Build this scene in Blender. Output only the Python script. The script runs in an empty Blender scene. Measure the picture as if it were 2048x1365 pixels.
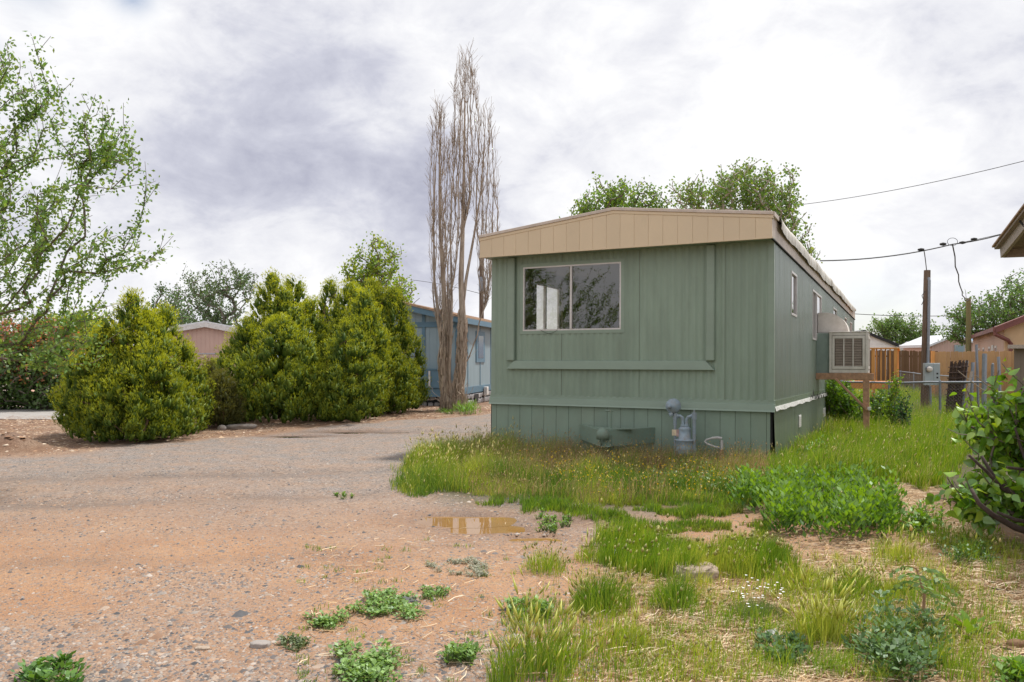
import bpy, math, random
import numpy as np
from math import radians, sin, cos, pi, sqrt
rng = np.random.default_rng(7); random.seed(7)
S = bpy.context.scene; COL = S.collection
# ------------------------------------------------------------ camera
F = 1555.0; HC = 1.40; YH = 718.0
cam_d = bpy.data.cameras.new('camera'); cam = bpy.data.objects.new('camera', cam_d); COL.objects.link(cam)
cam.location = (0, 0, HC); cam.rotation_euler = (radians(90), 0, 0)
cam_d.sensor_width = 36; cam_d.lens = F/2048*36; cam_d.shift_y = (YH-682.5)/2048
cam_d.clip_start = .05; cam_d.clip_end = 3000
S.camera = cam
# ------------------------------------------------------------ world + sun
SUN_EL, SUN_AZ = radians(60), radians(50)      # azimuth clockwise from +Y (view direction)
W = bpy.data.worlds.new("World"); S.world = W; W.use_nodes = True
wn = W.node_tree.nodes; wl = W.node_tree.links; wn.clear()
def N(t, **kw):
    n = wn.new(t)
    for k, v in kw.items():
        if k.startswith('i_'): n.inputs[int(k[2:]) if k[2:].isdigit() else k[2:]].default_value = v
        else: setattr(n, k, v)
    return n
out = N('ShaderNodeOutputWorld'); mixs = N('ShaderNodeMixShader')
sky = N('ShaderNodeTexSky'); sky.sky_type = 'NISHITA'; sky.sun_disc = False
sky.sun_elevation = SUN_EL; sky.sun_rotation = SUN_AZ
bs = N('ShaderNodeBackground'); bs.inputs[1].default_value = 0.11; wl.new(sky.outputs[0], bs.inputs[0])
bc = N('ShaderNodeBackground'); bc.inputs[1].default_value = 1.0
tc = N('ShaderNodeTexCoord'); nrm = N('ShaderNodeVectorMath', operation='NORMALIZE'); wl.new(tc.outputs['Generated'], nrm.inputs[0])
sep = N('ShaderNodeSeparateXYZ'); wl.new(nrm.outputs[0], sep.inputs[0])
def M(op, a, b=None, c=None, clamp=False):
    n = N('ShaderNodeMath', operation=op, use_clamp=clamp)
    for i, v in enumerate((a, b, c)):
        if v is None: continue
        if isinstance(v, (int, float)): n.inputs[i].default_value = v
        else: wl.new(v, n.inputs[i])
    return n.outputs[0]
cmb = N('ShaderNodeCombineXYZ'); wl.new(sep.outputs[0], cmb.inputs[0]); wl.new(sep.outputs[1], cmb.inputs[1]); wl.new(M('MULTIPLY', sep.outputs[2], 1.7), cmb.inputs[2])
def noise(scale, det, dist, off):
    mp = N('ShaderNodeMapping'); mp.inputs['Location'].default_value = off; wl.new(cmb.outputs[0], mp.inputs[0])
    n = N('ShaderNodeTexNoise'); n.inputs['Scale'].default_value = scale; n.inputs['Detail'].default_value = det
    n.inputs['Roughness'].default_value = .6; n.inputs['Distortion'].default_value = dist; wl.new(mp.outputs[0], n.inputs[0]); return n.outputs[0]
n1 = noise(3.4, 9, .3, (3.1, 1.7, 0)); n2 = noise(9.0, 10, .4, (9.3, 4.1, 2))
def blob(px, py, r, amp):
    d = np.array([(px-1024)/F, 1, (YH-py)/F]); d /= np.linalg.norm(d)
    v = N('ShaderNodeVectorMath', operation='DISTANCE'); wl.new(nrm.outputs[0], v.inputs[0]); v.inputs[1].default_value = d
    q = M('DIVIDE', v.outputs['Value'], r)
    return M('MULTIPLY', M('EXPONENT', M('MULTIPLY', M('MULTIPLY', q, q), -1.0)), amp)
f = M('ADD', M('MULTIPLY', M('SUBTRACT', n1, .5), 1.9), M('MULTIPLY', M('SUBTRACT', n2, .5), 1.3))
f = M('ADD', f, .73)
for b in [(620,270,.13,-.34),(780,420,.13,-.34),(540,420,.11,-.30),(380,360,.10,-.2),(1000,330,.13,-.08),(1200,120,.25,-.08),(440,540,.08,.42),(620,550,.07,.40),
          (760,120,.10,.10),(1520,200,.2,.25),(1450,420,.2,.2),(150,150,.16,.06),(700,430,.045,.22),(1850,420,.15,.05),(1750,560,.10,.15),(1980,350,.2,-.06)]:
    f = M('ADD', f, blob(*b))
cr = N('ShaderNodeValToRGB'); wl.new(f, cr.inputs[0])
e = cr.color_ramp.elements
e[0].position = .02; e[0].color = (.41, .42, .51, 1)
e[1].position = .98; e[1].color = (.86, .86, .87, 1)
m_ = cr.color_ramp.elements.new(.34); m_.color = (.54, .55, .63, 1)
m_ = cr.color_ramp.elements.new(.62); m_.color = (.71, .715, .76, 1)
wl.new(cr.outputs[0], bc.inputs[0])
gap = M('ADD', M('ADD', blob(262, -22, .022, 1.0), blob(1755, 650, .05, .6)), blob(60, -45, .03, .6))
gap = M('MULTIPLY', gap, M('ADD', M('MULTIPLY', n2, 1.6), -.15), clamp=True)
wl.new(M('SUBTRACT', 1.0, gap, clamp=True), mixs.inputs[0]); wl.new(bs.outputs[0], mixs.inputs[1]); wl.new(bc.outputs[0], mixs.inputs[2])
wl.new(mixs.outputs[0], out.inputs[0])
sd = bpy.data.lights.new('sun', 'SUN'); sd.energy = 3.6; sd.angle = radians(5); sd.color = (1, .95, .87)
sun = bpy.data.objects.new('sun', sd); COL.objects.link(sun)
sun.rotation_euler = (pi/2-SUN_EL, 0, pi-SUN_AZ); sun.location = (10, 10, 20)
# ------------------------------------------------------------ render look
S.view_settings.view_transform = 'Standard'; S.view_settings.look = 'None'
S.view_settings.exposure = 0.25; S.view_settings.gamma = 1; S.view_settings.use_curve_mapping = False
S.cycles.max_bounces = 8; S.cycles.transparent_max_bounces = 12; S.cycles.caustics_reflective = False; S.cycles.caustics_refractive = False

# ============================================================ helpers
def vnoise(x, y, seed=0):
    x = np.asarray(x, float); y = np.asarray(y, float)
    xi = np.floor(x).astype(np.int64); yi = np.floor(y).astype(np.int64); xf = x-xi; yf = y-yi
    def h(a, b):
        n = (a*374761393 + b*668265263 + seed*1442695041) & 0xffffffff
        n = ((n ^ (n >> 13))*1274126177) & 0xffffffff
        return ((n ^ (n >> 16)) & 0xffff)/65535.0
    u = xf*xf*(3-2*xf); v = yf*yf*(3-2*yf)
    return (h(xi, yi)*(1-u)+h(xi+1, yi)*u)*(1-v)+(h(xi, yi+1)*(1-u)+h(xi+1, yi+1)*u)*v
def fbm(x, y, seed=0, o=4):
    s = 0; a = .5; t = 0
    for i in range(o):
        s = s+a*vnoise(np.asarray(x)*2**i, np.asarray(y)*2**i, seed+i*17); t += a; a *= .5
    return s/t
def sig(v): return 1/(1+np.exp(-np.clip(v, -30, 30)))
PUD = [(-.40, 6.80, .40, .20), (-.20, 6.44, .33, .15), (.18, 6.06, .20, .07)]
FARP = [(-3.05, 14.9, 1.0, .16), (-3.9, 14.2, .8, .13)]
def gh(x, y):
    x = np.asarray(x, float); y = np.asarray(y, float)
    s = -.0138*np.clip(y-10, 0, 18) * sig((x+1.0)*.8) 
    s = s + (fbm(x*.45, y*.45, 5)-.5)*.07*np.clip(y/6, .3, 1)*np.exp(-np.maximum(0, np.abs(y)-60)/30)
    s = s + (fbm(x*2.2, y*2.2, 9)-.5)*.028 + (fbm(x*7, y*7, 11)-.5)*.012*(np.abs(y) < 20)
    for (a, b, rx, ry) in PUD: s = s-.055*np.exp(-(((x-a)/rx)**4+((y-b)/ry)**4)*.8)
    s = s+.045*np.exp(-(((x-.75)/.4)**2+((y-6.75)/.16)**2))*fbm(x*9, y*9, 3)*2
    for (a, b, rx, ry) in FARP: s = s-.03*np.exp(-(((x-a)/rx)**2+((y-b)/ry)**2)*.8)
    tr = y-(8.6+.32*x+.02*x*x); s = s-.022*(np.exp(-(tr/.22)**2)+np.exp(-((tr-1.65)/.22)**2))*sig((-.9-x)*3)*(x > -14)
    s = s+.27*np.exp(-(((x+7.75)/.42)**2+((y-12.0)/.3)**2))
    s = s+.10*np.exp(-(((x+5.2)/6)**2+((y-16.6)/1.3)**2))
    return s
def gz(x, y): return float(gh(x, y))
def gp(px, py):
    "world ground point of a place in the photograph"
    g = 0
    for _ in range(12):
        z = F*(HC-g)/(py-YH); x = (px-1024)/F*z; g = gz(x, z)
    return x, z, g
def pxy(x, y): return 1024+F*x/y, YH+F*(HC-gh(x, y))/y

class MB:
    def __init__(s): s.v = []; s.f = []; s.n = 0
    def add(s, V, Fc):
        V = [tuple(p) for p in V]; s.f += [tuple(i+s.n for i in q) for q in Fc]; s.v += V; s.n += len(V); return s
    def box(s, a, b):
        (x0, y0, z0), (x1, y1, z1) = a, b
        return s.add([(x0,y0,z0),(x1,y0,z0),(x1,y1,z0),(x0,y1,z0),(x0,y0,z1),(x1,y0,z1),(x1,y1,z1),(x0,y1,z1)],
              [(0,3,2,1),(4,5,6,7),(0,1,5,4),(1,2,6,5),(2,3,7,6),(3,0,4,7)])
    def beam(s, p, q, w, h, up=(0,0,1)):
        p = np.array(p, float); q = np.array(q, float); d = q-p; d /= np.linalg.norm(d); up = np.array(up, float)
        a = np.cross(d, up); a /= np.linalg.norm(a); b = np.cross(a, d); a = a*w/2; b = b*h/2
        V = [p-a-b, p+a-b, p+a+b, p-a+b, q-a-b, q+a-b, q+a+b, q-a+b]
        return s.add(V, [(0,1,2,3),(7,6,5,4),(0,4,5,1),(1,5,6,2),(2,6,7,3),(3,7,4,0)])
    def tube(s, P, r, n=8, cap=True):
        P = [np.array(p, float) for p in P]; m = len(P); R = r if hasattr(r, '__len__') else [r]*m
        V = []; a = None
        for i in range(m):
            d = P[min(i+1, m-1)]-P[max(i-1, 0)]; d /= (np.linalg.norm(d)+1e-9)
            if a is None: a = np.cross(d, (0, 0, 1) if abs(d[2]) < .9 else (1, 0, 0))
            a = a-d*np.dot(a, d); a /= (np.linalg.norm(a)+1e-9); b = np.cross(d, a)
            for k in range(n): V.append(P[i]+R[i]*(a*cos(2*pi*k/n)+b*sin(2*pi*k/n)))
        Fc = [(i*n+k, i*n+(k+1) % n, (i+1)*n+(k+1) % n, (i+1)*n+k) for i in range(m-1) for k in range(n)]
        if cap: Fc += [tuple(range(n))[::-1], tuple((m-1)*n+k for k in range(n))]
        return s.add(V, Fc)
    def prism(s, poly, y0, y1):
        "polygon in x,z extruded along y"
        n = len(poly); V = [(x, y0, z) for x, z in poly]+[(x, y1, z) for x, z in poly]
        return s.add(V, [tuple(range(n)), tuple(range(2*n-1, n-1, -1))]+[((i+1) % n, i, i+n, (i+1) % n+n) for i in range(n)])
    def build(s, name, mat, parent=None, bevel=0, smooth=False, loc=None):
        me = bpy.data.meshes.new(name); me.from_pydata(s.v, [], s.f); me.validate()
        o = link(name, me, mat, parent); 
        if loc is not None: o.location = loc
        if smooth: me.shade_smooth()
        if bevel:
            m = o.modifiers.new('bevel', 'BEVEL'); m.width = bevel; m.segments = 1; m.limit_method = 'ANGLE'
        return o
def link(name, me, mat, parent=None):
    o = bpy.data.objects.new(name, me); COL.objects.link(o)
    if mat is not None and not me.materials:
        for m in (mat if isinstance(mat, (list, tuple)) else [mat]): me.materials.append(m)
    if parent is not None: o.parent = parent
    return o
def npmesh(name, V, Fc, mat, parent=None, col=None, smooth=False):
    "V (n,3); Fc (m,k) one face size; col (n,3)"
    V = np.ascontiguousarray(V, np.float32); Fc = np.ascontiguousarray(Fc, np.int32); m, k = Fc.shape
    me = bpy.data.meshes.new(name); me.vertices.add(len(V)); me.vertices.foreach_set('co', V.ravel())
    me.loops.add(m*k); me.loops.foreach_set('vertex_index', Fc.ravel())
    me.polygons.add(m); me.polygons.foreach_set('loop_start', np.arange(m, dtype=np.int32)*k)
    try: me.polygons.foreach_set('loop_total', np.full(m, k, np.int32))
    except Exception: pass
    if smooth: me.polygons.foreach_set('use_smooth', np.ones(m, bool))
    me.update(calc_edges=True)
    if col is not None:
        a = me.color_attributes.new('Col', 'FLOAT_COLOR', 'POINT'); c = np.ones((len(V), 4), np.float32); c[:, :col.shape[1]] = col
        a.data.foreach_set('color', c.ravel())
    return link(name, me, mat, parent)
def tag(o, label, cat, group=None, kind=None):
    if label: o['label'] = label
    if cat: o['category'] = cat
    if group: o['group'] = group
    if kind: o['kind'] = kind
    return o
def thing(name, label, cat, loc=(0,0,0), rz=0, group=None, rx=0):
    o = bpy.data.objects.new(name, None); COL.objects.link(o); o.location = loc; o.rotation_euler = (rx, 0, rz); o.empty_display_size = .2
    return tag(o, label, cat, group)
def dup(o, parent=None):
    c = o.copy(); COL.objects.link(c)
    if parent is not None: c.parent = parent
    return c

# ---------------------------------------------------------------- materials
def ptree(name):
    m = bpy.data.materials.new(name); m.use_nodes = True; t = m.node_tree; return m, t, t.nodes['Principled BSDF']
def pm(name, base, rough=.7, var=.12, scale=6, bump=0, bscale=40, metal=0, spec=.4, stretch=(1,1,1), dirt=None, dscale=1.5, damt=.5, vcol=False, vis=None):
    m, t, p = ptree(name); nd = t.nodes; ln = t.links
    tc = nd.new('ShaderNodeTexCoord'); mp = nd.new('ShaderNodeMapping'); mp.inputs['Scale'].default_value = stretch; ln.new(tc.outputs['Object'], mp.inputs[0])
    nz = nd.new('ShaderNodeTexNoise'); nz.inputs['Scale'].default_value = scale; nz.inputs['Detail'].default_value = 5; nz.inputs['Roughness'].default_value = .6; ln.new(mp.outputs[0], nz.inputs[0])
    hi = nd.new('ShaderNodeMapRange'); hi.inputs[1].default_value = .3; hi.inputs[2].default_value = .7; hi.inputs[3].default_value = 1-var; hi.inputs[4].default_value = 1+var; ln.new(nz.outputs[0], hi.inputs[0])
    mx = nd.new('ShaderNodeMix'); mx.data_type = 'RGBA'; mx.blend_type = 'MULTIPLY'; mx.inputs[0].default_value = 1
    if vcol:
        at = nd.new('ShaderNodeVertexColor'); at.layer_name = 'Col'; ln.new(at.outputs[0], mx.inputs[6])
    else: mx.inputs[6].default_value = (*base, 1)
    ln.new(hi.outputs[0], mx.inputs[7]); res = mx.outputs[2]
    oi = nd.new('ShaderNodeObjectInfo'); mr = nd.new('ShaderNodeMapRange'); mr.inputs[3].default_value = 1-var*.6; mr.inputs[4].default_value = 1+var*.6; ln.new(oi.outputs['Random'], mr.inputs[0])
    mo = nd.new('ShaderNodeMix'); mo.data_type = 'RGBA'; mo.blend_type = 'MULTIPLY'; mo.inputs[0].default_value = 1; ln.new(res, mo.inputs[6]); ln.new(mr.outputs[0], mo.inputs[7]); res = mo.outputs[2]
    if dirt:
        n2 = nd.new('ShaderNodeTexNoise'); n2.inputs['Scale'].default_value = dscale; n2.inputs['Detail'].default_value = 8; n2.inputs['Roughness'].default_value = .7; ln.new(mp.outputs[0], n2.inputs[0])
        r2 = nd.new('ShaderNodeMapRange'); r2.inputs[1].default_value = .45; r2.inputs[2].default_value = .7; r2.inputs[4].default_value = damt; ln.new(n2.outputs[0], r2.inputs[0])
        md = nd.new('ShaderNodeMix'); md.data_type = 'RGBA'; ln.new(r2.outputs[0], md.inputs[0]); ln.new(res, md.inputs[6]); md.inputs[7].default_value = (*dirt, 1); res = md.outputs[2]
    ln.new(res, p.inputs['Base Color'])
    p.inputs['Roughness'].default_value = rough; p.inputs['Metallic'].default_value = metal; p.inputs['Specular IOR Level'].default_value = spec
    if bump:
        n3 = nd.new('ShaderNodeTexNoise'); n3.inputs['Scale'].default_value = bscale; n3.inputs['Detail'].default_value = 4; ln.new(mp.outputs[0], n3.inputs[0])
        b = nd.new('ShaderNodeBump'); b.inputs['Strength'].default_value = 1; b.inputs['Distance'].default_value = bump; ln.new(n3.outputs[0], b.inputs['Height']); ln.new(b.outputs[0], p.inputs['Normal'])
    return m
def leafmat(name, trans=.35, gloss=.08, rough=.4):
    m = bpy.data.materials.new(name); m.use_nodes = True; t = m.node_tree; nd = t.nodes; ln = t.links; nd.clear()
    o = nd.new('ShaderNodeOutputMaterial'); at = nd.new('ShaderNodeVertexColor'); at.layer_name = 'Col'
    d = nd.new('ShaderNodeBsdfDiffuse'); tr = nd.new('ShaderNodeBsdfTranslucent'); g = nd.new('ShaderNodeBsdfGlossy'); g.inputs['Roughness'].default_value = rough
    g.inputs[0].default_value = (.6, .66, .66, 1)
    hs = nd.new('ShaderNodeHueSaturation'); hs.inputs['Hue'].default_value = .485; hs.inputs['Saturation'].default_value = 1.1; hs.inputs['Value'].default_value = 1.5; ln.new(at.outputs[0], hs.inputs['Color'])
    ln.new(at.outputs[0], d.inputs[0]); ln.new(hs.outputs[0], tr.inputs[0])
    a = nd.new('ShaderNodeMixShader'); a.inputs[0].default_value = trans; ln.new(d.outputs[0], a.inputs[1]); ln.new(tr.outputs[0], a.inputs[2])
    b = nd.new('ShaderNodeMixShader'); b.inputs[0].default_value = gloss; ln.new(a.outputs[0], b.inputs[1]); ln.new(g.outputs[0], b.inputs[2]); ln.new(b.outputs[0], o.inputs[0])
    return m
def glassmat(name, extra=.06, tint=(.8,.8,.8), rough=.0):
    m = bpy.data.materials.new(name); m.use_nodes = True; t = m.node_tree; nd = t.nodes; ln = t.links; nd.clear()
    o = nd.new('ShaderNodeOutputMaterial'); tr = nd.new('ShaderNodeBsdfTransparent'); tr.inputs[0].default_value = (*tint, 1)
    g = nd.new('ShaderNodeBsdfGlossy'); g.inputs['Roughness'].default_value = rough; fr = nd.new('ShaderNodeLayerWeight'); pw = nd.new('ShaderNodeMath'); pw.operation = 'POWER'; pw.inputs[1].default_value = 4.0; ln.new(fr.outputs['Facing'], pw.inputs[0])
    ad = nd.new('ShaderNodeMath'); ad.operation = 'MULTIPLY_ADD'; ad.inputs[1].default_value = .8; ad.inputs[2].default_value = extra+.05; ad.use_clamp = True; ln.new(pw.outputs[0], ad.inputs[0])
    mx = nd.new('ShaderNodeMixShader'); ln.new(ad.outputs[0], mx.inputs[0]); ln.new(tr.outputs[0], mx.inputs[1]); ln.new(g.outputs[0], mx.inputs[2]); ln.new(mx.outputs[0], o.inputs[0])
    return m
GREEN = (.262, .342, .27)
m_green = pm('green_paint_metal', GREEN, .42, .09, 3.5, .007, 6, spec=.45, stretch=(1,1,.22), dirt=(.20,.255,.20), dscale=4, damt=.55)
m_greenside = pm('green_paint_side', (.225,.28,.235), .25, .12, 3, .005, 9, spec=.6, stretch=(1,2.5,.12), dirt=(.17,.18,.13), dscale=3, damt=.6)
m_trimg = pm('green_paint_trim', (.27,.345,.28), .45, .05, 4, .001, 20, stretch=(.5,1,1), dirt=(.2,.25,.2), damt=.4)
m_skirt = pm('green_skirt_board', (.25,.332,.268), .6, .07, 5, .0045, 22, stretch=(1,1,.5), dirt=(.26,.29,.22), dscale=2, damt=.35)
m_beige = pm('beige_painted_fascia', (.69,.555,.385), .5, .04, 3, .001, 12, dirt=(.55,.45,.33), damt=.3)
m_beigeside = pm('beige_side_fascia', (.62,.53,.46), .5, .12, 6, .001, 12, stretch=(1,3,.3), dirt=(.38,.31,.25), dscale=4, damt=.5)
m_roofc = pm('weathered_roof_coating', (.70,.68,.64), .75, .15, 5, .006, 12, stretch=(1,2.2,.35), dirt=(.20,.15,.08), dscale=2.6, damt=1.0)
m_white = pm('weathered_white_paint', (.74,.73,.72), .6, .08, 10, .001, 60, dirt=(.45,.42,.38), dscale=9, damt=.6)
m_flash = pm('peeling_white_flashing', (.72,.71,.70), .6, .2, 14, .003, 40, dirt=(.3,.32,.24), dscale=16, damt=.9)
m_alu = pm('aluminium_window_frame', (.66,.63,.62), .42, .08, 12, metal=.3, dirt=(.4,.37,.34), damt=.4)
m_dark = pm('dark_void', (.012,.012,.012), .9, 0)
m_inwall = pm('brown_panel_interior', (.19,.135,.095), .6, .12, 4, stretch=(6,6,.3))
m_inceil = pm('interior_ceiling', (.30,.24,.19), .8, .05)
m_carpet = pm('interior_carpet', (.2,.17,.14), .95, .1, 40)
m_glass = glassmat('window_glass', .11, (.86,.85,.82))
m_glass2 = glassmat('side_window_glass', .35, (.35,.36,.36), .02)
m_grey = pm('grey_gas_meter_paint', (.30,.38,.45), .5, .12, 12, .001, 60, dirt=(.28,.24,.20), dscale=14, damt=.7)
m_hitch = pm('green_hitch_paint', (.21,.29,.235), .55, .1, 12, .001, 60, dirt=(.16,.13,.09), dscale=12, damt=.5)
m_coolw = pm('cooler_enamel', (.70,.65,.60), .5, .06, 8, .001, 50, dirt=(.45,.40,.34), dscale=7, damt=.55)
m_coolin = pm('cooler_pad', (.10,.07,.05), .95, .3, 60, .004, 150)
m_slat = pm('louvre_tan', (.40,.33,.27), .6, .1, 20)
m_coolgrey = pm('cooler_plenum_green', (.23,.29,.26), .45, .1)
m_woodred = pm('red_brown_lumber', (.50,.29,.18), .8, .2, 6, .002, 60, stretch=(2,2,2), dirt=(.20,.12,.08), dscale=8, damt=.6)
m_cedar = pm('new_cedar', (.78,.36,.11), .75, .16, 5, .001, 40, stretch=(6,6,.6), dirt=(.50,.22,.08), dscale=6, damt=.5)
m_fencebr = pm('weathered_brown_picket', (.20,.115,.06), .85, .25, 5, .001, 40, stretch=(6,6,.5), dirt=(.12,.07,.04), dscale=5, damt=.6)
m_fencelt = pm('light_pine_picket', (.62,.37,.18), .8, .22, 5, .001, 40, stretch=(6,6,.5), dirt=(.20,.10,.05), dscale=5, damt=.85)
m_polew = pm('pole_wood', (.13,.085,.06), .85, .25, 6, .004, 40, stretch=(6,6,.4), dirt=(.30,.24,.19), dscale=3, damt=.6)
m_polemoss = pm('mossy_pole_wood', (.22,.19,.09), .9, .2, 6, .004, 30, stretch=(4,4,.4), dirt=(.15,.16,.05), damt=.7)
m_galv = pm('galvanised_steel', (.27,.30,.35), .5, .12, 20, metal=.5, dirt=(.3,.25,.2), dscale=12, damt=.4)
m_wire = pm('dull_wire', (.17,.16,.155), .6, .2, 20, metal=.3)
m_panel = pm('grey_meter_panel', (.36,.42,.44), .5, .06, 6, dirt=(.3,.3,.3), damt=.3)
m_cable = pm('black_cable', (.03,.03,.03), .6, .1)
m_blue = pm('blue_grey_siding', (.27,.365,.42), .6, .06, 3, .001, 30, stretch=(1,1,.3))
m_bluetrim = pm('slate_blue_trim', (.115,.215,.30), .55, .08, 6)
m_shingle = pm('tan_roof_shingle', (.42,.29,.20), .9, .25, 14, .004, 60, dirt=(.24,.16,.12), dscale=20, damt=.6)
m_stone = pm('pale_veneer_stone', (.40,.39,.40), .85, .3, 12, .004, 60, dirt=(.2,.2,.22), dscale=9, damt=.7)
m_mortar = pm('dark_mortar', (.025,.03,.035), .9, .1)
m_pink = pm('pink_siding', (.60,.42,.36), .65, .06, 4, stretch=(1,1,.3))
m_salmon = pm('salmon_siding', (.62,.42,.33), .65, .06, 4, stretch=(1,1,.3))
m_tan = pm('tan_stucco', (.68,.48,.29), .75, .06, 3)
m_maroon = pm('maroon_trim', (.20,.075,.065), .55, .1)
m_black = pm('black_roof_trim', (.02,.02,.022), .6, .1)
m_metalroof = pm('pale_metal_roof', (.68,.70,.73), .4, .06, 5, metal=.1)
m_brownwall = pm('taupe_shed_wall', (.24,.19,.15), .7, .08, 4, stretch=(1,1,.3))
m_taupe = pm('taupe_weathered_board', (.47,.40,.34), .75, .14, 8, .002, 40, stretch=(3,3,3), dirt=(.2,.16,.13), dscale=6, damt=.5)
m_soffit = pm('brown_soffit_board', (.31,.25,.21), .8, .12, 8, stretch=(3,3,3))
m_darkglass = pm('far_window_glass', (.04,.05,.06), .12, .1, spec=.8)
m_rust = pm('rusty_lattice_steel', (.085,.055,.045), .8, .4, 20, .003, 60)
m_bark = pm('grey_elm_bark', (.17,.14,.115), .9, .3, 10, .006, 40, stretch=(2,2,.6))
m_poplar = pm('poplar_bark', (.50,.41,.33), .9, .3, 5, .012, 22, stretch=(3,3,.5), dirt=(.15,.09,.055), dscale=3.5, damt=.9)
m_jbark = pm('juniper_bark', (.14,.085,.055), .95, .3, 12, .006, 40)
m_leaf = leafmat('leaf', .35, .07, .5); m_leafg = leafmat('glossy_leaf', .3, .07, .5); m_grass = leafmat('grass_blade', .35, .05, .45); m_jun = leafmat('juniper_spray', .22, .03, .5)
m_dry = leafmat('dry_straw', .2, .04, .5)
m_pebble = pm('pebble', (1,1,1), .85, .15, 30, vcol=True)
m_rock = pm('grey_flat_rock', (.32,.29,.27), .9, .2, 9, .008, 30, dirt=(.22,.15,.11), damt=.6)
m_stump = pm('weathered_stump_wood', (.45,.36,.28), .9, .3, 20, .02, 30, stretch=(1,1,.5), dirt=(.17,.12,.09), dscale=14, damt=.7)
m_plastic = pm('white_plastic', (.78,.78,.80), .4, .05)
m_dead = pm('dead_twig', (.30,.25,.21), .9, .2)
# ================================================================ GROUND
def sstep(a, b, v): t = np.clip((v-a)/(b-a), 0, 1); return t*t*(3-2*t)
def zones(x, y):
    "masks by place: gravel, straw, mulch, green-soil, wet"
    yy = np.where(y > 1.5, y, 1.5); px = 1024+F*x/yy; py = YH+F*HC/yy
    nz = (fbm(x*.9+3, y*.9, 21)-.5)*2; n2 = (fbm(x*2.7, y*2.7, 31)-.5)*2
    # junipers' mulch strip (world space line along the bushes)
    base = np.interp(x, [-20, -7.6, -5.5, -3, -.6, 1], [8.5, 11.5, 13.7, 16.2, 21.0, 24]); 
    dm = y-(base+nz*.8)
    mulch = sstep(-.2, .5, dm)*(x < 1.2)*(1-sstep(7, 10, dm))
    gravel = sstep(1150, 900, py+nz*55+n2*25-px*.02)*(1-mulch)*(x < 1.3)
    gravel = np.maximum(gravel, .42*sstep(.35, .75, fbm(x*1.1, y*.8+7, 41))*sstep(1080, 1200, py)*sstep(900, 300, px))
    gravel = np.maximum(gravel, .45*sstep(1230,1365,py)*sstep(1200,900,px)); gravel = np.clip(gravel+.5*n2*gravel*(1-gravel), 0, 1)
    straw = sstep(1090, 1190, py-(px-1300)*.28+nz*45)*sstep(1180, 1400, px+n2*60)
    straw = np.maximum(straw, sstep(190, 60, np.hypot((px-1850), (py-1020-(px-1850)*.5)*2.4)+nz*40))
    straw = np.maximum(straw, sstep(1560,1700,px)*sstep(1050,1150,py+nz*30))
    green = sstep(790, 900, px+(py-900)*-.35+nz*30)*sstep(1035, 985, py-(px-1000)*.04)*(x > -1.6)*(y < 11.5) + sstep(.2,.9,x-3.2-(y-10.4)*.5)*sstep(1010,960,py)
    green = np.clip(green, 0, 1)*(1-straw)
    mulch = np.maximum(mulch, sstep(1.6, .6, np.hypot((x+7.7)/1.1, (y-12)/.8))); gravel = gravel*(1-mulch)
    wet = np.zeros_like(x)
    for (a, b, rx, ry) in PUD: wet = np.maximum(wet, np.exp(-(((x-a)/(rx*1.35))**2+((y-b)/(ry*1.9))**2)))
    wet = np.maximum(wet, .9*np.exp(-(((x-.55)/.55)**2+((y-6.75)/.3)**2)))
    wet = np.maximum(wet, .75*np.exp(-(((x+7.75)/.5)**2+((y-12.0)/.36)**2)))
    for (a, b, rx, ry) in FARP: wet = np.maximum(wet, np.exp(-(((x-a)/(rx*1.2))**2+((y-b)/(ry*1.8))**2)))
    return gravel, straw, mulch, green, wet
rr = np.concatenate([np.linspace(.0, 2.6, 10)[1:-1], 2.6*1.0135**np.arange(330)])
rr = np.concatenate([rr, rr[-1]*1.12**np.arange(1, 26)])
th = np.concatenate([np.linspace(-.70, .70, 330), np.linspace(.70, 2*pi-.70, 70)[1:-1]])
Rg, Tg = np.meshgrid(rr, th, indexing='ij'); X = (Rg*np.sin(Tg)).ravel(); Y = (Rg*np.cos(Tg)).ravel()
Z = gh(X, Y); nr, nt = len(rr), len(th)
V = np.vstack([np.stack([X, Y, Z], 1), [[0, 0, gz(0, 0)]]])
i = np.arange(nr-1)[:, None]*nt; j = np.arange(nt)[None]; j2 = (j+1) % nt
Q = np.stack([(i+j2), (i+j), (i+nt+j), (i+nt+j2)], -1).reshape(-1, 4)
capf = np.stack([np.full(nt, nr*nt), np.full(nt, nr*nt), np.arange(nt), (np.arange(nt)+1) % nt], 1)
zo = zones(np.append(X, 0), np.append(Y, 0.)); zc = np.stack([zo[0], zo[1], zo[2]], 1)
# ground material
m_ground, t, p = ptree('ground_soil'); nd = t.nodes; ln = t.links
def NN(tp, **kw):
    n = nd.new(tp)
    for k, v in kw.items(): n.inputs[k].default_value = v
    return n
tcg = nd.new('ShaderNodeTexCoord')
def gn(scale, det=5, ro=.6): n = NN('ShaderNodeTexNoise', Scale=scale, Detail=det, Roughness=ro); ln.new(tcg.outputs['Object'], n.inputs[0]); return n.outputs[0]
def gv(scale, feat='F1'): n = NN('ShaderNodeTexVoronoi', Scale=scale); n.feature = feat; ln.new(tcg.outputs['Object'], n.inputs['Vector']); return n
def mixc(f, a, b, bl='MIX'):
    n = nd.new('ShaderNodeMix'); n.data_type = 'RGBA'; n.blend_type = bl
    for i_, v in ((0, f), (6, a), (7, b)):
        if isinstance(v, (int, float)): n.inputs[i_].default_value = v
        elif isinstance(v, tuple): n.inputs[i_].default_value = (*v, 1)
        else: ln.new(v, n.inputs[i_])
    return n.outputs[2]
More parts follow.
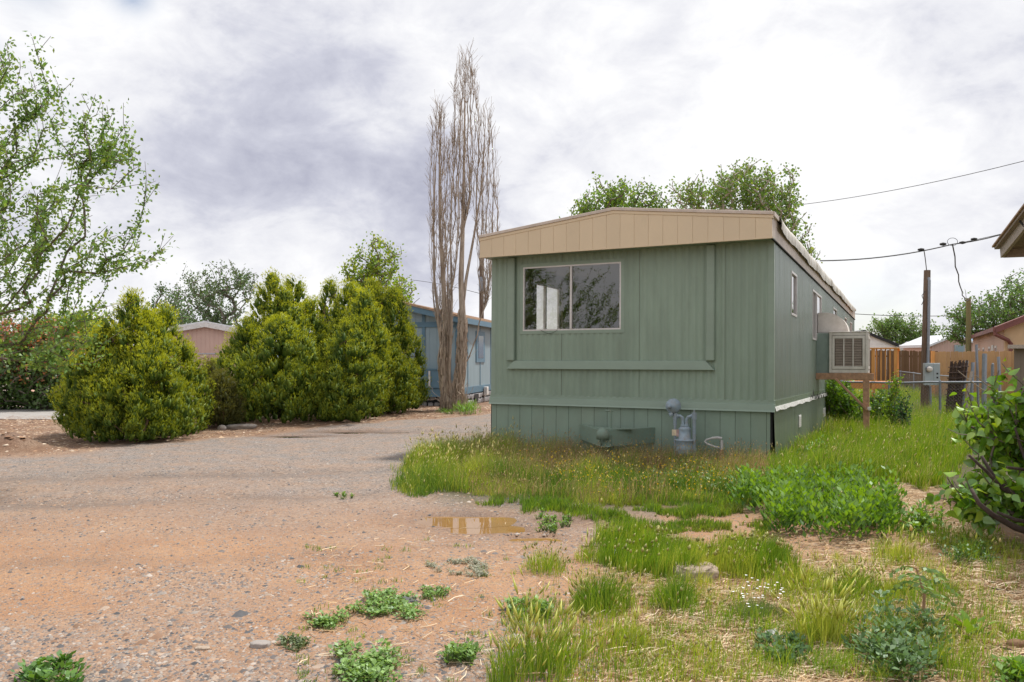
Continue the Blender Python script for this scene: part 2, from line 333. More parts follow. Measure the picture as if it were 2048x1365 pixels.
def ramp(src, a, b, lo=0, hi=1):
    n = NN('ShaderNodeMapRange'); n.inputs[1].default_value = a; n.inputs[2].default_value = b; n.inputs[3].default_value = lo; n.inputs[4].default_value = hi; ln.new(src, n.inputs[0]); return n.outputs[0]
za = nd.new('ShaderNodeVertexColor'); za.layer_name = 'Col'; zs = nd.new('ShaderNodeSeparateColor'); ln.new(za.outputs[0], zs.inputs[0])
zb = nd.new('ShaderNodeAttribute'); zb.attribute_name = 'wet'; zg = nd.new('ShaderNodeAttribute'); zg.attribute_name = 'soil'
dirt = mixc(ramp(gn(1.3), .35, .65), (.39,.215,.115), (.47,.285,.165)); dirt = mixc(ramp(gn(22, 6, .75), .4, .75), dirt, (.33,.19,.12))
vr = gv(85); vr2 = gv(38)
stonec = mixc(ramp(vr.outputs['Color'], .1, .9), (.07,.065,.065), (.42,.37,.34))
stone2 = mixc(ramp(vr2.outputs['Color'], .1, .9), (.12,.10,.09), (.40,.33,.28))
spk = ramp(gv(95).outputs['Color'], .70, .76)
dirt = mixc(spk, dirt, stone2, 'MIX')
grav = mixc(ramp(gn(3, 5), .42, .62), stonec, stone2); grav = mixc(ramp(gn(2.2, 7, .75), .45, .65, 0, .75), grav, mixc(.5, stone2, (.42,.26,.165)))
col_ = mixc(zs.outputs[0], dirt, grav)
strawc = mixc(ramp(gn(40, 6, .8), .3, .7), (.20,.125,.08), (.55,.42,.27)); col_ = mixc(zs.outputs[1], col_, strawc)
mul = mixc(ramp(gn(30, 6, .8), .35, .68), (.13,.07,.045), (.34,.215,.14)); mul = mixc(ramp(gn(1.5, 3), .4, .6), mul, mixc(ramp(gn(55, 4), .4, .6), (.17,.105,.07), (.40,.29,.21))); col_ = mixc(zs.outputs[2], col_, mul)
col_ = mixc(zg.outputs['Fac'], col_, mixc(ramp(gn(30, 5), .3, .7), (.06,.05,.03), (.14,.13,.06)))
col_ = mixc(zb.outputs['Fac'], col_, mixc(.7, col_, (.13,.065,.037)))
zt = nd.new('ShaderNodeAttribute'); zt.attribute_name = 'track'; col_ = mixc(zt.outputs['Fac'], col_, mixc(.45, col_, (.13,.10,.085)))
ln.new(col_, p.inputs['Base Color']); p.inputs['Specular IOR Level'].default_value = .3
ln.new(ramp(zb.outputs['Fac'], .2, .9, .92, .35), p.inputs['Roughness'])
bh = nd.new('ShaderNodeMath'); bh.operation = 'ADD'; ln.new(ramp(vr.outputs['Distance'], 0, .6, 1, 0), bh.inputs[0]); ln.new(ramp(gn(60, 6, .7), 0, 1, 0, 2.0), bh.inputs[1])
bp = NN('ShaderNodeBump', Distance=.006); bp.inputs['Strength'].default_value = .8; ln.new(bh.outputs[0], bp.inputs['Height']); ln.new(bp.outputs[0], p.inputs['Normal'])
gr = npmesh('ground', V, Q, m_ground, None, zc, True)
me = gr.data
xg, yg = np.append(X, 0), np.append(Y, 0.); tr = yg-(8.6+.32*xg+.02*xg*xg)
trk = (np.exp(-(tr/.3)**2)+np.exp(-((tr-1.65)/.3)**2)+.8*np.exp(-((yg-5.6-.12*xg)/.22)**2)*(xg < -.5))*sig((-.7-xg)*3)*np.clip(fbm(xg*1.3, yg*2.4, 66)*2.2-.45, 0, 1)
for nm, arr in (('wet', zo[4]), ('soil', zo[3]), ('track', trk)):
    a = me.attributes.new(nm, 'FLOAT', 'POINT'); a.data.foreach_set('value', arr.astype(np.float32))
tag(gr, 'reddish dirt and grey gravel ground around the green mobile home', None, kind='structure')

# far road on the left and puddles
x0, y0, _ = gp(-60, 836)
def sheet(name, pts, mat, dz, label, n=24):
    V = []; 
    for (x, y) in pts: V.append((x, y, gz(x, y)+dz))
    o = MB().add(V, [tuple(range(len(V)))]).build(name, mat); tag(o, label, None, kind='structure'); return o
m_road = pm('grey_gravel_road', (.36,.345,.33), .9, .2, 30, .004, 80, dirt=(.27,.22,.18), dscale=3, damt=.6)
V = []; nx = 60
for k in range(nx):
    xx = -40+k*(40-8.2)/(nx-1)
    for q in range(8):
        yy = 17.2+(xx+12)*.12+q*.62; V.append((xx, yy, gz(xx, yy)+.012))
npmesh('gravel_road', np.array(V), np.array([[a*8+b, (a+1)*8+b, (a+1)*8+b+1, a*8+b+1] for a in range(nx-1) for b in range(7)]), m_road)
tag(bpy.data.objects['gravel_road'], 'pale grey gravel lane beyond the leftmost juniper', None, kind='structure')
m_mud = pm('muddy_water', (.30,.165,.05), .015, .08, 3, spec=.8); m_darkw = pm('dark_puddle_water', (.05,.035,.022), .03, .05, 3, spec=.5)
def puddle(a, b, rx, ry, zl, mat, label, seed):
    V = [(a, b, zl)]; n = 40
    for k in range(n):
        t_ = 2*pi*k/n; q = 1+.28*(fbm(cos(t_)*1.6+seed, sin(t_)*1.6, seed)-.5)*2
        V.append((a+rx*q*cos(t_), b+ry*q*sin(t_), zl))
    o = MB().add(V, [(0, k+1, (k+1) % n+1) for k in range(n)]).build('puddle', mat); tag(o, label, None, kind='structure')
lab = ['ochre muddy puddle, the largest of the group on the dirt drive', 'muddy puddle reflecting the white sky on the dirt drive', 'narrow ochre puddle nearest the low grass', 'thin muddy puddle reaching towards the churned earth']
for k, (a, b, rx, ry) in enumerate(PUD): puddle(a, b, rx*1.25, ry*1.35, gz(a, b)+(.034, .029, .034)[k], m_mud, lab[k], k+2)
lab = ['dark wet streak of water right of the junipers', 'dark shallow puddle at the mulch edge below the second juniper']
for k, (a, b, rx, ry) in enumerate(FARP): puddle(a, b, rx, ry*1.1, gz(a, b)+.014, m_darkw, lab[k], k+12)
# distant hills
V = []; n = 90
for k in range(n):
    a_ = -1.2+2.4*k/(n-1); R_ = 900; hgt = 14+34*fbm(a_*6, 1, 3)+20*np.exp(-((a_-.52)/.12)**2)
    for q, (dr, hh) in enumerate([(0, -2), (60, hgt*.28), (140, hgt*.5)]): V.append(((R_+dr)*sin(a_), (R_+dr)*cos(a_), hh))
m_hill = pm('hazy_blue_hill', (.24,.30,.40), 1, .1, .01)
npmesh('distant_hills', np.array(V), np.array([[a*3+b, (a+1)*3+b, (a+1)*3+b+1, a*3+b+1] for a in range(n-1) for b in range(2)]), m_hill, smooth=True)
tag(bpy.data.objects['distant_hills'], 'low hazy blue hills along the horizon', None, kind='structure')

# ================================================================ MOBILE HOME
D = 10.39; WD = 4.27; LEN = 17.9
U = np.array([.8915, -.4529]); VV = np.array([.4529, .8915]); Rc = np.array([.3354*D, D]); Lc = Rc-WD*U
ROTZ = math.atan2(U[1], U[0]); PITCH = -.0138
def tw(x, y, z=0):
    "trailer-local point to world"
    q = Lc+U*x+VV*y*cos(PITCH); return (q[0], q[1], z+y*sin(PITCH))
home = thing('mobile_home', 'long sage green mobile home with beige fascia and wide front window', 'mobile home', (Lc[0], Lc[1], 0), ROTZ, rx=PITCH)
ZB0, ZB1, ZE = .70, .84, 2.98       # belt bottom, belt top, fascia underside
def cuts(a, b, pitch, holes): 
    s = set(np.arange(a, b, pitch).round(4)) | {a, b}
    for h in holes: s |= {h[0], h[1]}
    return sorted(x for x in s if a-1e-6 <= x <= b+1e-6)
def skin(name, mat, parent, a, b, z0, z1, place, pitch, prof, holes=(), lab=None):
    "ribbed metal sheet between a and b; prof(s) = outward offset"
    base = []
    for k in np.arange(math.floor(a/pitch), math.ceil(b/pitch)+1):
        for fr in (.0, .08, .18, .35, .65, .82, .92): base.append(round((k+fr)*pitch, 5))
    for h in holes: base += [h[0], h[1]]
    xs = sorted({x for x in base if a < x < b} | {a, b}); mb = MB()
    for i in range(len(xs)-1):
        p0, p1 = xs[i], xs[i+1]; mid = (p0+p1)/2; segs = [(z0, z1)]
        for h in holes:
            if h[0] < mid < h[1]:
                ns = []
                for (s0, s1) in segs:
                    if h[2] > s0: ns.append((s0, min(h[2], s1)))
                    if h[3] < s1: ns.append((max(h[3], s0), s1))
                segs = ns
        for (s0, s1) in segs:
            mb.add([place(p0, prof(p0), s0), place(p1, prof(p1), s0), place(p1, prof(p1), s1), place(p0, prof(p0), s1)], [(0, 1, 2, 3)])
    o = mb.build(name, mat, parent)
    if lab: o['label'] = lab
    return o
def rib(pitch, d):
    def f(s):
        return d*min(1, (.5-.5*cos(2*pi*(s/pitch)))*1.5)
    return f
FW = (.544, 2.139, 1.83, 2.82)     # front window
frontp = lambda s, o, z: (s, -o, z)
sidep = lambda s, o, z: (WD+o, s, z)
leftp = lambda s, o, z: (-o, LEN-s, z)
for a, b in ((0.0, 1.2), (1.2, 2.42), (2.42, 3.64), (3.64, WD)):
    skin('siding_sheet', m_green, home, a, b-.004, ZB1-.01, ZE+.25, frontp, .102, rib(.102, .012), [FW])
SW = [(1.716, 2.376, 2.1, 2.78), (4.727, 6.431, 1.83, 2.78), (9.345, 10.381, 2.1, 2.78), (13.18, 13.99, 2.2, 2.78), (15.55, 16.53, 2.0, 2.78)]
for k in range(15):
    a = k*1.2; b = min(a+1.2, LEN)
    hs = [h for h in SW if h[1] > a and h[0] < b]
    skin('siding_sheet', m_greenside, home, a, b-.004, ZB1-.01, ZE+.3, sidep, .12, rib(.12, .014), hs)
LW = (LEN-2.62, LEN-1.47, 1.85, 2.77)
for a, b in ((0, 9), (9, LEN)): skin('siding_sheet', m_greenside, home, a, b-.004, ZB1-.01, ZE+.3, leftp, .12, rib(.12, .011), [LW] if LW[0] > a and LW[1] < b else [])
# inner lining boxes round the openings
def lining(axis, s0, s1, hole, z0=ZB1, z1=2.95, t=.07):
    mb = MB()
    def bx(a, b, c, d_):
        if b-a < 1e-3 or d_-c < 1e-3: return
        if axis == 'f': mb.box((a, .012, c), (b, .012+t, d_))
        if axis == 'r': mb.box((WD-.012-t, a, c), (WD-.012, b, d_))
        if axis == 'l': mb.box((.012, a, c), (.012+t, b, d_))
    cur = s0
    for h in sorted(hole):
        bx(cur, h[0], z0, z1); bx(h[0], h[1], z0, h[2]); bx(h[0], h[1], h[3], z1); cur = h[1]
    bx(cur, s1, z0, z1); return mb
lining('f', .083, WD-.083, [FW]).build('inner_wall', m_inwall, home)
lining('r', .012, LEN-.02, SW).build('inner_wall', m_inwall, home)
lining('l', .012, LEN-.02, [(1.47, 2.62, 1.85, 2.77)]).build('inner_wall', m_inwall, home)
MB().box((.083, 4.9, ZB1), (WD-.083, 5.0, 2.95)).build('inner_wall', m_inwall, home)
MB().box((.0, .0, 2.955), (WD, LEN, 2.975)).build('ceiling', m_inceil, home)
MB().box((.02, .02, .72), (WD-.02, LEN, .835)).build('floor', m_carpet, home)
MB().box((.02, LEN-.01, .6), (WD-.02, LEN+.02, 3.2)).build('rear_wall', m_green, home)
# windows
def window(name, place, a, b, z0, z1, fr, mull=None, glass=m_glass, depth=.03, off=.014, lab=None):
    w = MB()
    def bx(s0, s1, y0, y1, c0, c1):
        P = [place(s0, y0, c0), place(s1, y1, c1)]; lo = tuple(min(q) for q in zip(*P)); hi = tuple(max(q) for q in zip(*P)); w.box(lo, hi)
    bx(a, b, -depth, off, z0, z0+fr); bx(a, b, -depth, off, z1-fr, z1); bx(a, a+fr, -depth, off-.001, z0+fr, z1-fr); bx(b-fr, b, -depth, off-.001, z0+fr, z1-fr)
    o = w.build(name, m_alu, home)
    if lab: o['label'] = lab
    if mull:
        w = MB(); bx(mull-fr*.75, mull+fr*.75, -depth+.004, off+.008, z0+fr, z1-fr); w.build('mullion', m_alu, o)
    es = [(a+fr, (mull or b-fr)-(fr*.75 if mull else 0), -.006)] + ([(mull+fr*.75, b-fr, .0)] if mull else [])
    for (s0, s1, y) in es:
        w = MB(); w.add([place(s0, y, z0+fr), place(s1, y, z0+fr), place(s1, y, z1-fr), place(s0, y, z1-fr)], [(0, 1, 2, 3)]); w.build('pane', glass, o)
    return o
window('window', frontp, *FW, .022, 1.35, m_glass, lab='wide sliding front window with pale aluminium frame')
for h, mu in zip(SW, (None, 5.4, None, None, 16.0)): window('window', sidep, *h, .035, mu, m_glass2, off=.022)
window('window', leftp, *LW, .03, LEN-2.0, m_glass)
# green flange round the front window
w = MB(); a, b, c, d_ = FW
for q in (((a-.05, -.016, c-.05), (b+.05, -.0095, c)), ((a-.05, -.016, d_), (b+.05, -.0095, d_+.05)), ((a-.05, -.016, c), (a, -.0095, d_)), ((b, -.016, c), (b+.05, -.0095, d_))): w.box(*q)
w.build('window_flange', m_trimg, home)
w = MB().tube([(.86+.02*k, -.03-.004*sin(k), 1.84-.055*sin(pi*k/14)) for k in range(15)], .003, 5); w.build('loose_cord', m_cable, home)
# raised moulding frame on the front
def mould(poly): 
    return poly
w = MB(); w.box((.285, -.062, 1.37), (.414, -.0095, ZE)); w.build('moulding_board', m_trimg, home, .012)
w = MB(); w.box((3.385, -.062, 1.37), (3.505, -.0095, ZE)); w.build('moulding_board', m_trimg, home, .012)
w = MB(); w.add([(.285,-.0095,1.24),(3.505,-.0095,1.24),(3.505,-.07,1.24),(.285,-.07,1.24),(.414,-.0095,1.372),(3.385,-.0095,1.372),(3.385,-.05,1.368),(.414,-.05,1.368)],
    [(0,1,2,3),(7,6,5,4),(3,2,6,7),(1,0,4,5),(0,3,7,4),(2,1,5,6)]); w.build('moulding_board', m_trimg, home, .006)
# corner trims
for x_ in (0, WD-.05): MB().box((x_-.012, -.014, ZB1), (x_+.062, -.0095, ZE+.2)).build('corner_trim', m_trimg, home)
MB().box((WD+.0115, -.012, ZB1), (WD+.015, .045, ZE+.2)).build('corner_trim', m_trimg, home)
# belt: stepped profile front and side
def beltp(poly, y0, y1, name, mat):
    w = MB(); n = len(poly); V = [(y0, -o, z) for o, z in poly]+[(y1, -o, z) for o, z in poly]
    w.add(V, [tuple(range(n))[::-1], tuple(range(n, 2*n))]+[(i, (i+1) % n, (i+1) % n+n, i+n) for i in range(n)]); return w
pf = [(0, ZB1+.004), (.010, ZB1), (.012, ZB1-.045), (.03, ZB1-.052), (.038, ZB1-.09), (.045, ZB0+.01), (.062, ZB0-.012), (.0, ZB0-.006)]
beltp(pf, -.03, WD+.03, '', 0).build('belt_trim', m_trimg, home)
w = MB(); w.box((WD+.0, .02, ZB0+.055), (WD+.02, LEN, ZB1)); w.build('belt_trim', m_greenside, home)
w = MB(); n = 120
for k in range(n):
    y0_, y1_ = .0+k*LEN/n, (k+1)*LEN/n; q = .008*math.sin(k*.9)+.006*random.random()
    w.add([(WD+.045, y0_, ZB0-.005+q), (WD+.045, y1_, ZB0-.005+q), (WD+.03, y1_, ZB0+.054), (WD+.03, y0_, ZB0+.054), (WD, y0_, ZB0+.054), (WD, y1_, ZB0+.054)], [(0, 1, 2, 3), (3, 2, 5, 4)])
w.build('flashing', m_flash, home)
# skirting boards on the front, one by one
ws = [.075]+[.2]*20+[.12]; x_ = -.0
gs = [0, .09]+[.09+.205*k for k in range(1, 21)]+[WD-.03]
gs = [g for g in gs if g <= WD-.03]
for k in range(len(gs)-1):
    thick = .012 if k % 6 else .016
    MB().box((gs[k]+.0018, -.012-.0006*(k % 3), -.12), (gs[k+1]-.0018, .012, ZB0-.004)).build('skirt_board', m_skirt, home, .002)
MB().box((-.01, -.0105, -.1), (WD-.03, .012, ZB0-.006)).build('skirt_backing', m_dark, home)
MB().box((0, .014, -.1), (.02, LEN, ZB0)).build('skirt_panel', m_greenside, home)
# side skirt: ribbed sheets, the near edge curling away from the corner
for k in range(8):
    a = .10+k*2.23; b = min(a+2.23, LEN)
    pl = (lambda s, o, z: (WD-.01+o+(.0 if s > .35 else .03*(1-(s-.1)/.25)*(1-(z+.1)/.8)), s+(0 if s > .35 else .10*(1-(z+.1)/.8)*0), z))
    skin('skirt_sheet', m_greenside, home, a, b-.004, -.25, ZB0, pl, .07, rib(.07, .008))
MB().box((WD-.03, .02, -.1), (WD-.02, 2, ZB0-.01)).build('skirt_backing', m_dark, home)
for (a, b, c, e_) in ((2.764, 3.035, .30, .50), (6.97, 7.424, .25, .44)):
    o = MB().box((WD+.0, a, c), (WD+.012, b, e_)).build('vent_cover', m_white, home, .003)
    w = MB()
    for q in range(5): w.box((WD+.0115, a+.02, c+.03+q*.032), (WD+.016, b-.02, c+.04+q*.032))
    w.build('louvre', m_alu, o)
# fascia: front panels with standing seams, side panels, soffit, roof
OH = .30; xl, xr = -.06, WD+.03; xm = (xl+xr)/2; ZT = 3.30; ZP = 3.545
zt = lambda x: ZT+(ZP-ZT)*(1-abs(x-xm)/(xr-xm))
n = 21; e_ = np.linspace(xl, xr, n+1)
for k in range(n):
    a, b = e_[k]+.0012, e_[k+1]-.0012
    q = [(a, ZE), (b, ZE), (b, zt(b)-.07), (a, zt(a)-.07)]
    if a < xm < b: q = [(a, ZE), (b, ZE), (b, zt(b)-.07), (xm, zt(xm)-.07), (a, zt(a)-.07)]
    MB().prism(q, -OH-.012-.001*(k % 2), -OH).build('fascia_panel', m_beige, home, .002)
w = MB(); w.prism([(xl, ZE+.01), (xr, ZE+.01), (xr, zt(xr)-.075), (xm, ZP-.075), (xl, zt(xl)-.075)], -OH-.006, -OH+.012); w.build('fascia_backing', m_beige, home)
w = MB(); w.prism([(xl-.012, ZE-.012), (xr+.012, ZE-.012), (xr+.012, ZE+.004), (xl-.012, ZE+.004)], -OH-.018, -OH+.03); w.build('drip_edge', m_beige, home)
for (zo_, hh, pr) in ((-.072, .045, .020), (-.027, .045, .034)):
    w = MB(); w.prism([(xl-.015, zt(xl)+zo_), (xm, ZP+zo_), (xr+.015, zt(xr)+zo_), (xr+.015, zt(xr)+zo_+hh), (xm, ZP+zo_+hh), (xl-.015, zt(xl)+zo_+hh)], -OH-pr, -OH+.05)
    w.build('roof_edge_trim', m_beige if zo_ < -.05 else m_taupe if 0 else m_beigeside, home, .004)
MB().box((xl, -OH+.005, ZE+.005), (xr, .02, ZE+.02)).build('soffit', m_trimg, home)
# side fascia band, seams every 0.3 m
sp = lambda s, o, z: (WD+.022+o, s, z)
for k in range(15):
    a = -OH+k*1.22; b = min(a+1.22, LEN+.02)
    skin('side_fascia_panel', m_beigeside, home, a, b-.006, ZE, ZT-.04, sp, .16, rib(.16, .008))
MB().box((WD+.012, -OH, ZE-.018), (WD+.038, LEN, ZE-.0)).build('drip_edge', m_dark, home)
MB().box((xl-.01, -OH, ZE), (xl+.01, LEN, ZT-.03)).build('side_fascia_panel', m_beige, home)
MB().box((xl, .02, ZE+.0), (0.0, LEN, ZE+.015)).build('soffit', m_trimg, home)
# ribbed metal roof and the sagging membrane lap over the edge
w = MB(); ny = 60
for k in range(ny):
    a, b = -OH+k*(LEN+OH)/ny, -OH+(k+1)*(LEN+OH)/ny
    w.add([(xl, a, ZT+.018), (xm, a, ZP+.018), (xm, b, ZP+.018), (xl, b, ZT+.018), (xr, a, ZT+.018), (xr, b, ZT+.018)], [(0, 1, 2, 3), (1, 4, 5, 2)])
w.build('roof', m_roofc, home)
w = MB(); ny = 150; V = []
prof_ = [(-.25, .07), (-.04, .052), (.02, .03), (.045, -.02), (.052, -.07), (.05, -.13), (.046, -.175)]
for k in range(ny+1):
    y_ = .12+k*(LEN-1.2-.12)/ny; wv = .020*(fbm(y_*1.1, 2, 8)-.5)*2+.012*(fbm(y_*4.1, 5, 8)-.5); st = .02*float(vnoise(np.floor(y_*.8), 3, 5) > .5)
    for j_, (o_, z_) in enumerate(prof_): V.append((xr+o_+wv*(.3 if j_ < 3 else 1), y_, ZT+z_+(wv+st*(j_ > 3))*.9))
m_ = len(prof_); w.add(V, [(k*m_+q, (k+1)*m_+q, (k+1)*m_+q+1, k*m_+q+1) for k in range(ny) for q in range(m_-1)])
w.build('roof_membrane_lap', m_roofc, home, smooth=True)
MB().box((xr-.02, -OH, ZT-.04), (xr+.03, .115, ZT+.02)).build('roof_edge_trim', m_beigeside, home)
MB().box((xr-.02, LEN-1.2, ZT-.04), (xr+.03, LEN+.02, ZT+.02)).build('roof_edge_trim', m_beigeside, home)
# tow hitch in front
hit = MB(); yt = -.92; cx = 2.21
hitch = bpy.data.objects.new('tow_hitch', None); 
w = MB()
for (x0_, s_) in ((1.50, 1), (2.66, -1)):
    p0 = np.array([x0_, .0, .31]); p1 = np.array([cx-s_*.04, yt, .31])
    w.beam(p0, p1, .012, .21); dd = (p1-p0)/np.linalg.norm(p1-p0); nn = np.array([-dd[1], dd[0], 0])*s_
    for zf in (.415, .205): w.beam(p0-nn*-.03+np.array([0, 0, zf-.31]), p1-nn*-.03*-1*-1+np.array([0, 0, zf-.31]), .07, .01)
hitch = w.build('tow_hitch', m_hitch, home)
w = MB(); w.add([(cx-.09, yt+.12, .432), (cx+.09, yt+.12, .432), (cx+.34, yt+.45, .428), (cx-.34, yt+.45, .428), (cx-.09, yt+.12, .422), (cx+.09, yt+.12, .422), (cx+.34, yt+.45, .418), (cx-.34, yt+.45, .418)], [(0,1,2,3),(7,6,5,4),(0,4,5,1),(2,6,7,3),(1,5,6,2),(3,7,4,0)])
w.build('hitch_plate', m_hitch, hitch)
w = MB(); w.tube([(cx, yt-.02, .30), (cx, yt-.02, .36), (cx, yt-.02, .40), (cx, yt-.01, .44), (cx, yt, .455)], [.085, .09, .085, .05, .015], 14); w.box((cx-.02, yt-.05, .2), (cx+.1, yt+.1, .21)); w.build('coupler', m_hitch, hitch, smooth=True)
w = MB(); w.tube([(cx+.03, yt+.22, -.05), (cx+.03, yt+.22, .42)], .045, 10); w.tube([(cx+.03, yt+.22, .42), (cx+.03, yt+.22, .70)], .017, 8); w.tube([(cx-.05, yt+.22, .675), (cx+.06, yt+.22, .675)], .014, 6)
w.box((cx-.01, yt+.0, .205), (cx+.09, yt+.1, .36)); w.build('jack', m_hitch, hitch)

# ================================================================ objects by the home
def attach(name, label, cat, group=None):
    return thing(name, label, cat, (Lc[0], Lc[1], 0), ROTZ, group, rx=PITCH)
gm = attach('gas_meter', 'blue grey gas meter with round regulator and looped pipes before the skirting', 'gas meter')
yo = -.28
w = MB(); w.tube([(3.02, yo, -.1), (3.02, yo, .60)], .017, 8); w.tube([(3.02, yo, .48), (3.02, yo, .60)], .024, 8); w.build('inlet_pipe', m_grey, gm)
w = MB(); w.tube([(3.285, yo, -.1), (3.285, yo, .62)], .024, 10); w.tube([(3.285, yo, .14), (3.285, yo, .18)], .033, 10); w.tube([(3.285, yo, .57), (3.285, yo, .66)], .034, 10); w.tube([(3.285, yo, .66), (3.285, yo, .70)], .012, 6); w.build('riser_pipe', m_grey, gm)
w = MB()
w.tube([(3.02, yo, .575), (3.05, yo, .605), (3.09, yo, .61), (3.12, yo, .59), (3.13, yo, .54), (3.13, yo, .46)], .022, 8)
w.tube([(3.285, yo, .61), (3.24, yo, .612), (3.20, yo, .60), (3.18, yo, .56), (3.18, yo, .46)], .022, 8)
w.tube([(3.02, yo, .56), (3.02, yo, .60)], .032, 8); w.tube([(3.05, yo, .605), (3.07, yo, .607)], .03, 8); w.tube([(3.24, yo, .612), (3.255, yo, .612)], .031, 8); w.tube([(3.13, yo, .47), (3.13, yo, .50)], .034, 8); w.tube([(3.18, yo, .47), (3.18, yo, .50)], .034, 8)
w.build('pipe_loop', m_grey, gm, smooth=False)
w = MB(); P = [(3.155, yo, z) for z in (.06, .08, .12, .20, .265, .275, .29, .30, .42, .44, .465)]
w.tube(P, [.07, .115, .125, .125, .118, .13, .13, .085, .078, .085, .06], 16); o = w.build('meter_body', m_grey, gm, .0, True)
w = MB(); w.box((3.12, yo-.129, .16), (3.19, yo-.115, .215)); w.build('index_plate', m_grey, o)
w = MB(); w.box((2.985, yo-.03, .34), (3.045, yo+.0, .42)); w.build('tag', pm('pale_tag', (.6,.5,.35), .7, .2, 20), gm); w = MB(); w.box((3.046, yo-.035, .33), (3.10, yo-.005, .425)); w.build('tag', pm('rusty_tag', (.38,.26,.24), .8, .3, 20), gm)
w = MB(); c = np.array([3.00, yo-.02, .745]); nx_ = np.array([.25, -.95, .05]); nx_ /= np.linalg.norm(nx_)
w.tube([c-nx_*.035, c-nx_*.03, c-nx_*.006, c+nx_*.006, c+nx_*.03, c+nx_*.06], [.05, .09, .105, .105, .08, .02], 20)
c2 = c+np.array([-.045, -.05, -.01]); w.tube([c2, c2+nx_*.03, c2+nx_*.05], [.03, .03, .014], 8)
w.build('regulator', m_grey, gm, smooth=True)
w = MB(); w.tube([(3.02, yo, .60), (3.02, yo, .66)], .03, 8); w.tube([(2.955, yo-.05, .62), (2.99, yo-.03, .64)], .028, 8); w.build('regulator_neck', m_grey, gm)
hb = attach('water_spigot', 'rusty water pipe with a short loop of pale hose on it', 'spigot')
yo = -.25; w = MB(); w.tube([(3.65, yo, -.15), (3.65, yo, .17)], .028, 8); w.tube([(3.65, yo, .05), (3.65, yo, .1)], .036, 8); w.build('pipe', pm('rusty_pipe', (.28,.17,.10), .85, .3, 20, .002, 40), hb)
w = MB(); w.tube([(3.65, yo, .17), (3.65, yo, .30)], .018, 8); P = [(3.65, yo, .325), (3.60, yo-.01, .335), (3.52, yo-.02, .325), (3.45, yo-.03, .30), (3.43, yo-.03, .275), (3.46, yo-.03, .245), (3.55, yo-.02, .215), (3.62, yo, .20)]
w.tube(P, .013, 7); w.tube(P[:3], .018, 7); w.build('hose', pm('pale_hose', (.55,.53,.52), .6, .15, 20), hb)
# evaporative cooler
ec = attach('evaporative_cooler', 'cream swamp cooler with three louvred strips on the side of the home', 'cooler')
x0_, x1_, yc0, yc1, zc0, zc1 = WD+.25, WD+.94, 5.39, 6.1, 1.20, 1.985
w = MB()
for (ax, ay) in ((x0_, yc0), (x1_-.05, yc0), (x0_, yc1-.05), (x1_-.05, yc1-.05)): w.box((ax, ay, zc0), (ax+.05, ay+.05, zc1))
for zq in ((zc0, zc0+.07), (zc1-.06, zc1)): w.box((x0_+.0505, yc0+.003, zq[0]+.001), (x1_-.0505, yc1-.003, zq[1]-.001)); w.box((x0_+.003, yc0+.0505, zq[0]+.002), (x1_-.003, yc1-.0505, zq[1]-.002))
w.build('cabinet_frame', m_coolw, ec, .006)
for face in 'fr':
    w = MB(); lo, hi = (x0_+.055, x1_-.055) if face == 'f' else (yc0+.055, yc1-.055)
    def fb(a, b, c, d_, o1, o2):
        if face == 'f': w.box((a, yc0+o1, c), (b, yc0+o2, d_))
        else: w.box((x1_-o2, a, c), (x1_-o1, b, d_))
    b_ = .055; fb(lo, hi, zc0+.075, zc0+.075+b_, -.006, .02); fb(lo, hi, zc1-.065-b_, zc1-.065, -.006, .02)
    zA, zB = zc0+.075+b_, zc1-.065-b_
    fb(lo, lo+b_*.8, zA, zB, -.006, .02); fb(hi-b_*.8, hi, zA, zB, -.006, .02)
    wdt = (hi-lo-b_*1.6); 
    for q in (1, 2): fb(lo+b_*.8+wdt*q/3-.011, lo+b_*.8+wdt*q/3+.011, zA, zB, -.005, .02)
    pn = w.build('louvre_panel', m_coolw, ec, .002)
    for q in range(3):
        s0 = lo+b_*.8+wdt*q/3+.012; s1 = lo+b_*.8+wdt*(q+1)/3-.012; nl = 17
        for l in range(nl):
            zl = zA+(zB-zA)*(l+.25)/nl; w = MB()
            if face == 'f': w.add([(s0, yc0+.0, zl), (s1, yc0+.0, zl), (s1, yc0+.022, zl+.022), (s0, yc0+.022, zl+.022), (s0, yc0+.002, zl-.003), (s1, yc0+.002, zl-.003), (s1, yc0+.024, zl+.019), (s0, yc0+.024, zl+.019)], [(0,1,2,3),(7,6,5,4),(0,4,5,1),(2,6,7,3)])
            else: w.add([(x1_, s0, zl), (x1_, s1, zl), (x1_-.022, s1, zl+.022), (x1_-.022, s0, zl+.022)], [(0,1,2,3)])
            w.build('louvre_slat', m_slat, pn)
MB().box((x0_+.03, yc0+.03, zc0+.03), (x1_-.03, yc1-.03, zc1-.03)).build('cooling_pad', m_coolin, ec)
w = MB(); w.box((x0_-.01, yc0-.01, zc1), (x1_+.01, yc1+.01, zc1+.012)); w.build('lid', m_coolw, ec, .004)
w = MB(); w.box((WD+.012, yc0+.06, zc0-.02), (x0_-.001, yc1, zc1-.01)); w.build('plenum', m_coolgrey, ec, .004)
w = MB(); pts = [(WD+.012, zc1+.013), (WD+.57, zc1+.013)]+[(WD+.13+.44*cos(t_), zc1+.013+.40*sin(t_)) for t_ in np.linspace(.12, pi/2, 14)]+[(WD+.012, zc1+.413)]
w.prism(pts, 5.75, 6.25); w.build('elbow_duct', m_coolw, ec)
cs = attach('cooler_stand', 'red brown timber post and brace holding up the cooler', 'stand')
MB().box((WD+.012, yc0-.02, zc0-.13), (WD+1.02, yc0+.07, zc0-.004)).build('beam', m_woodred, cs, .004)
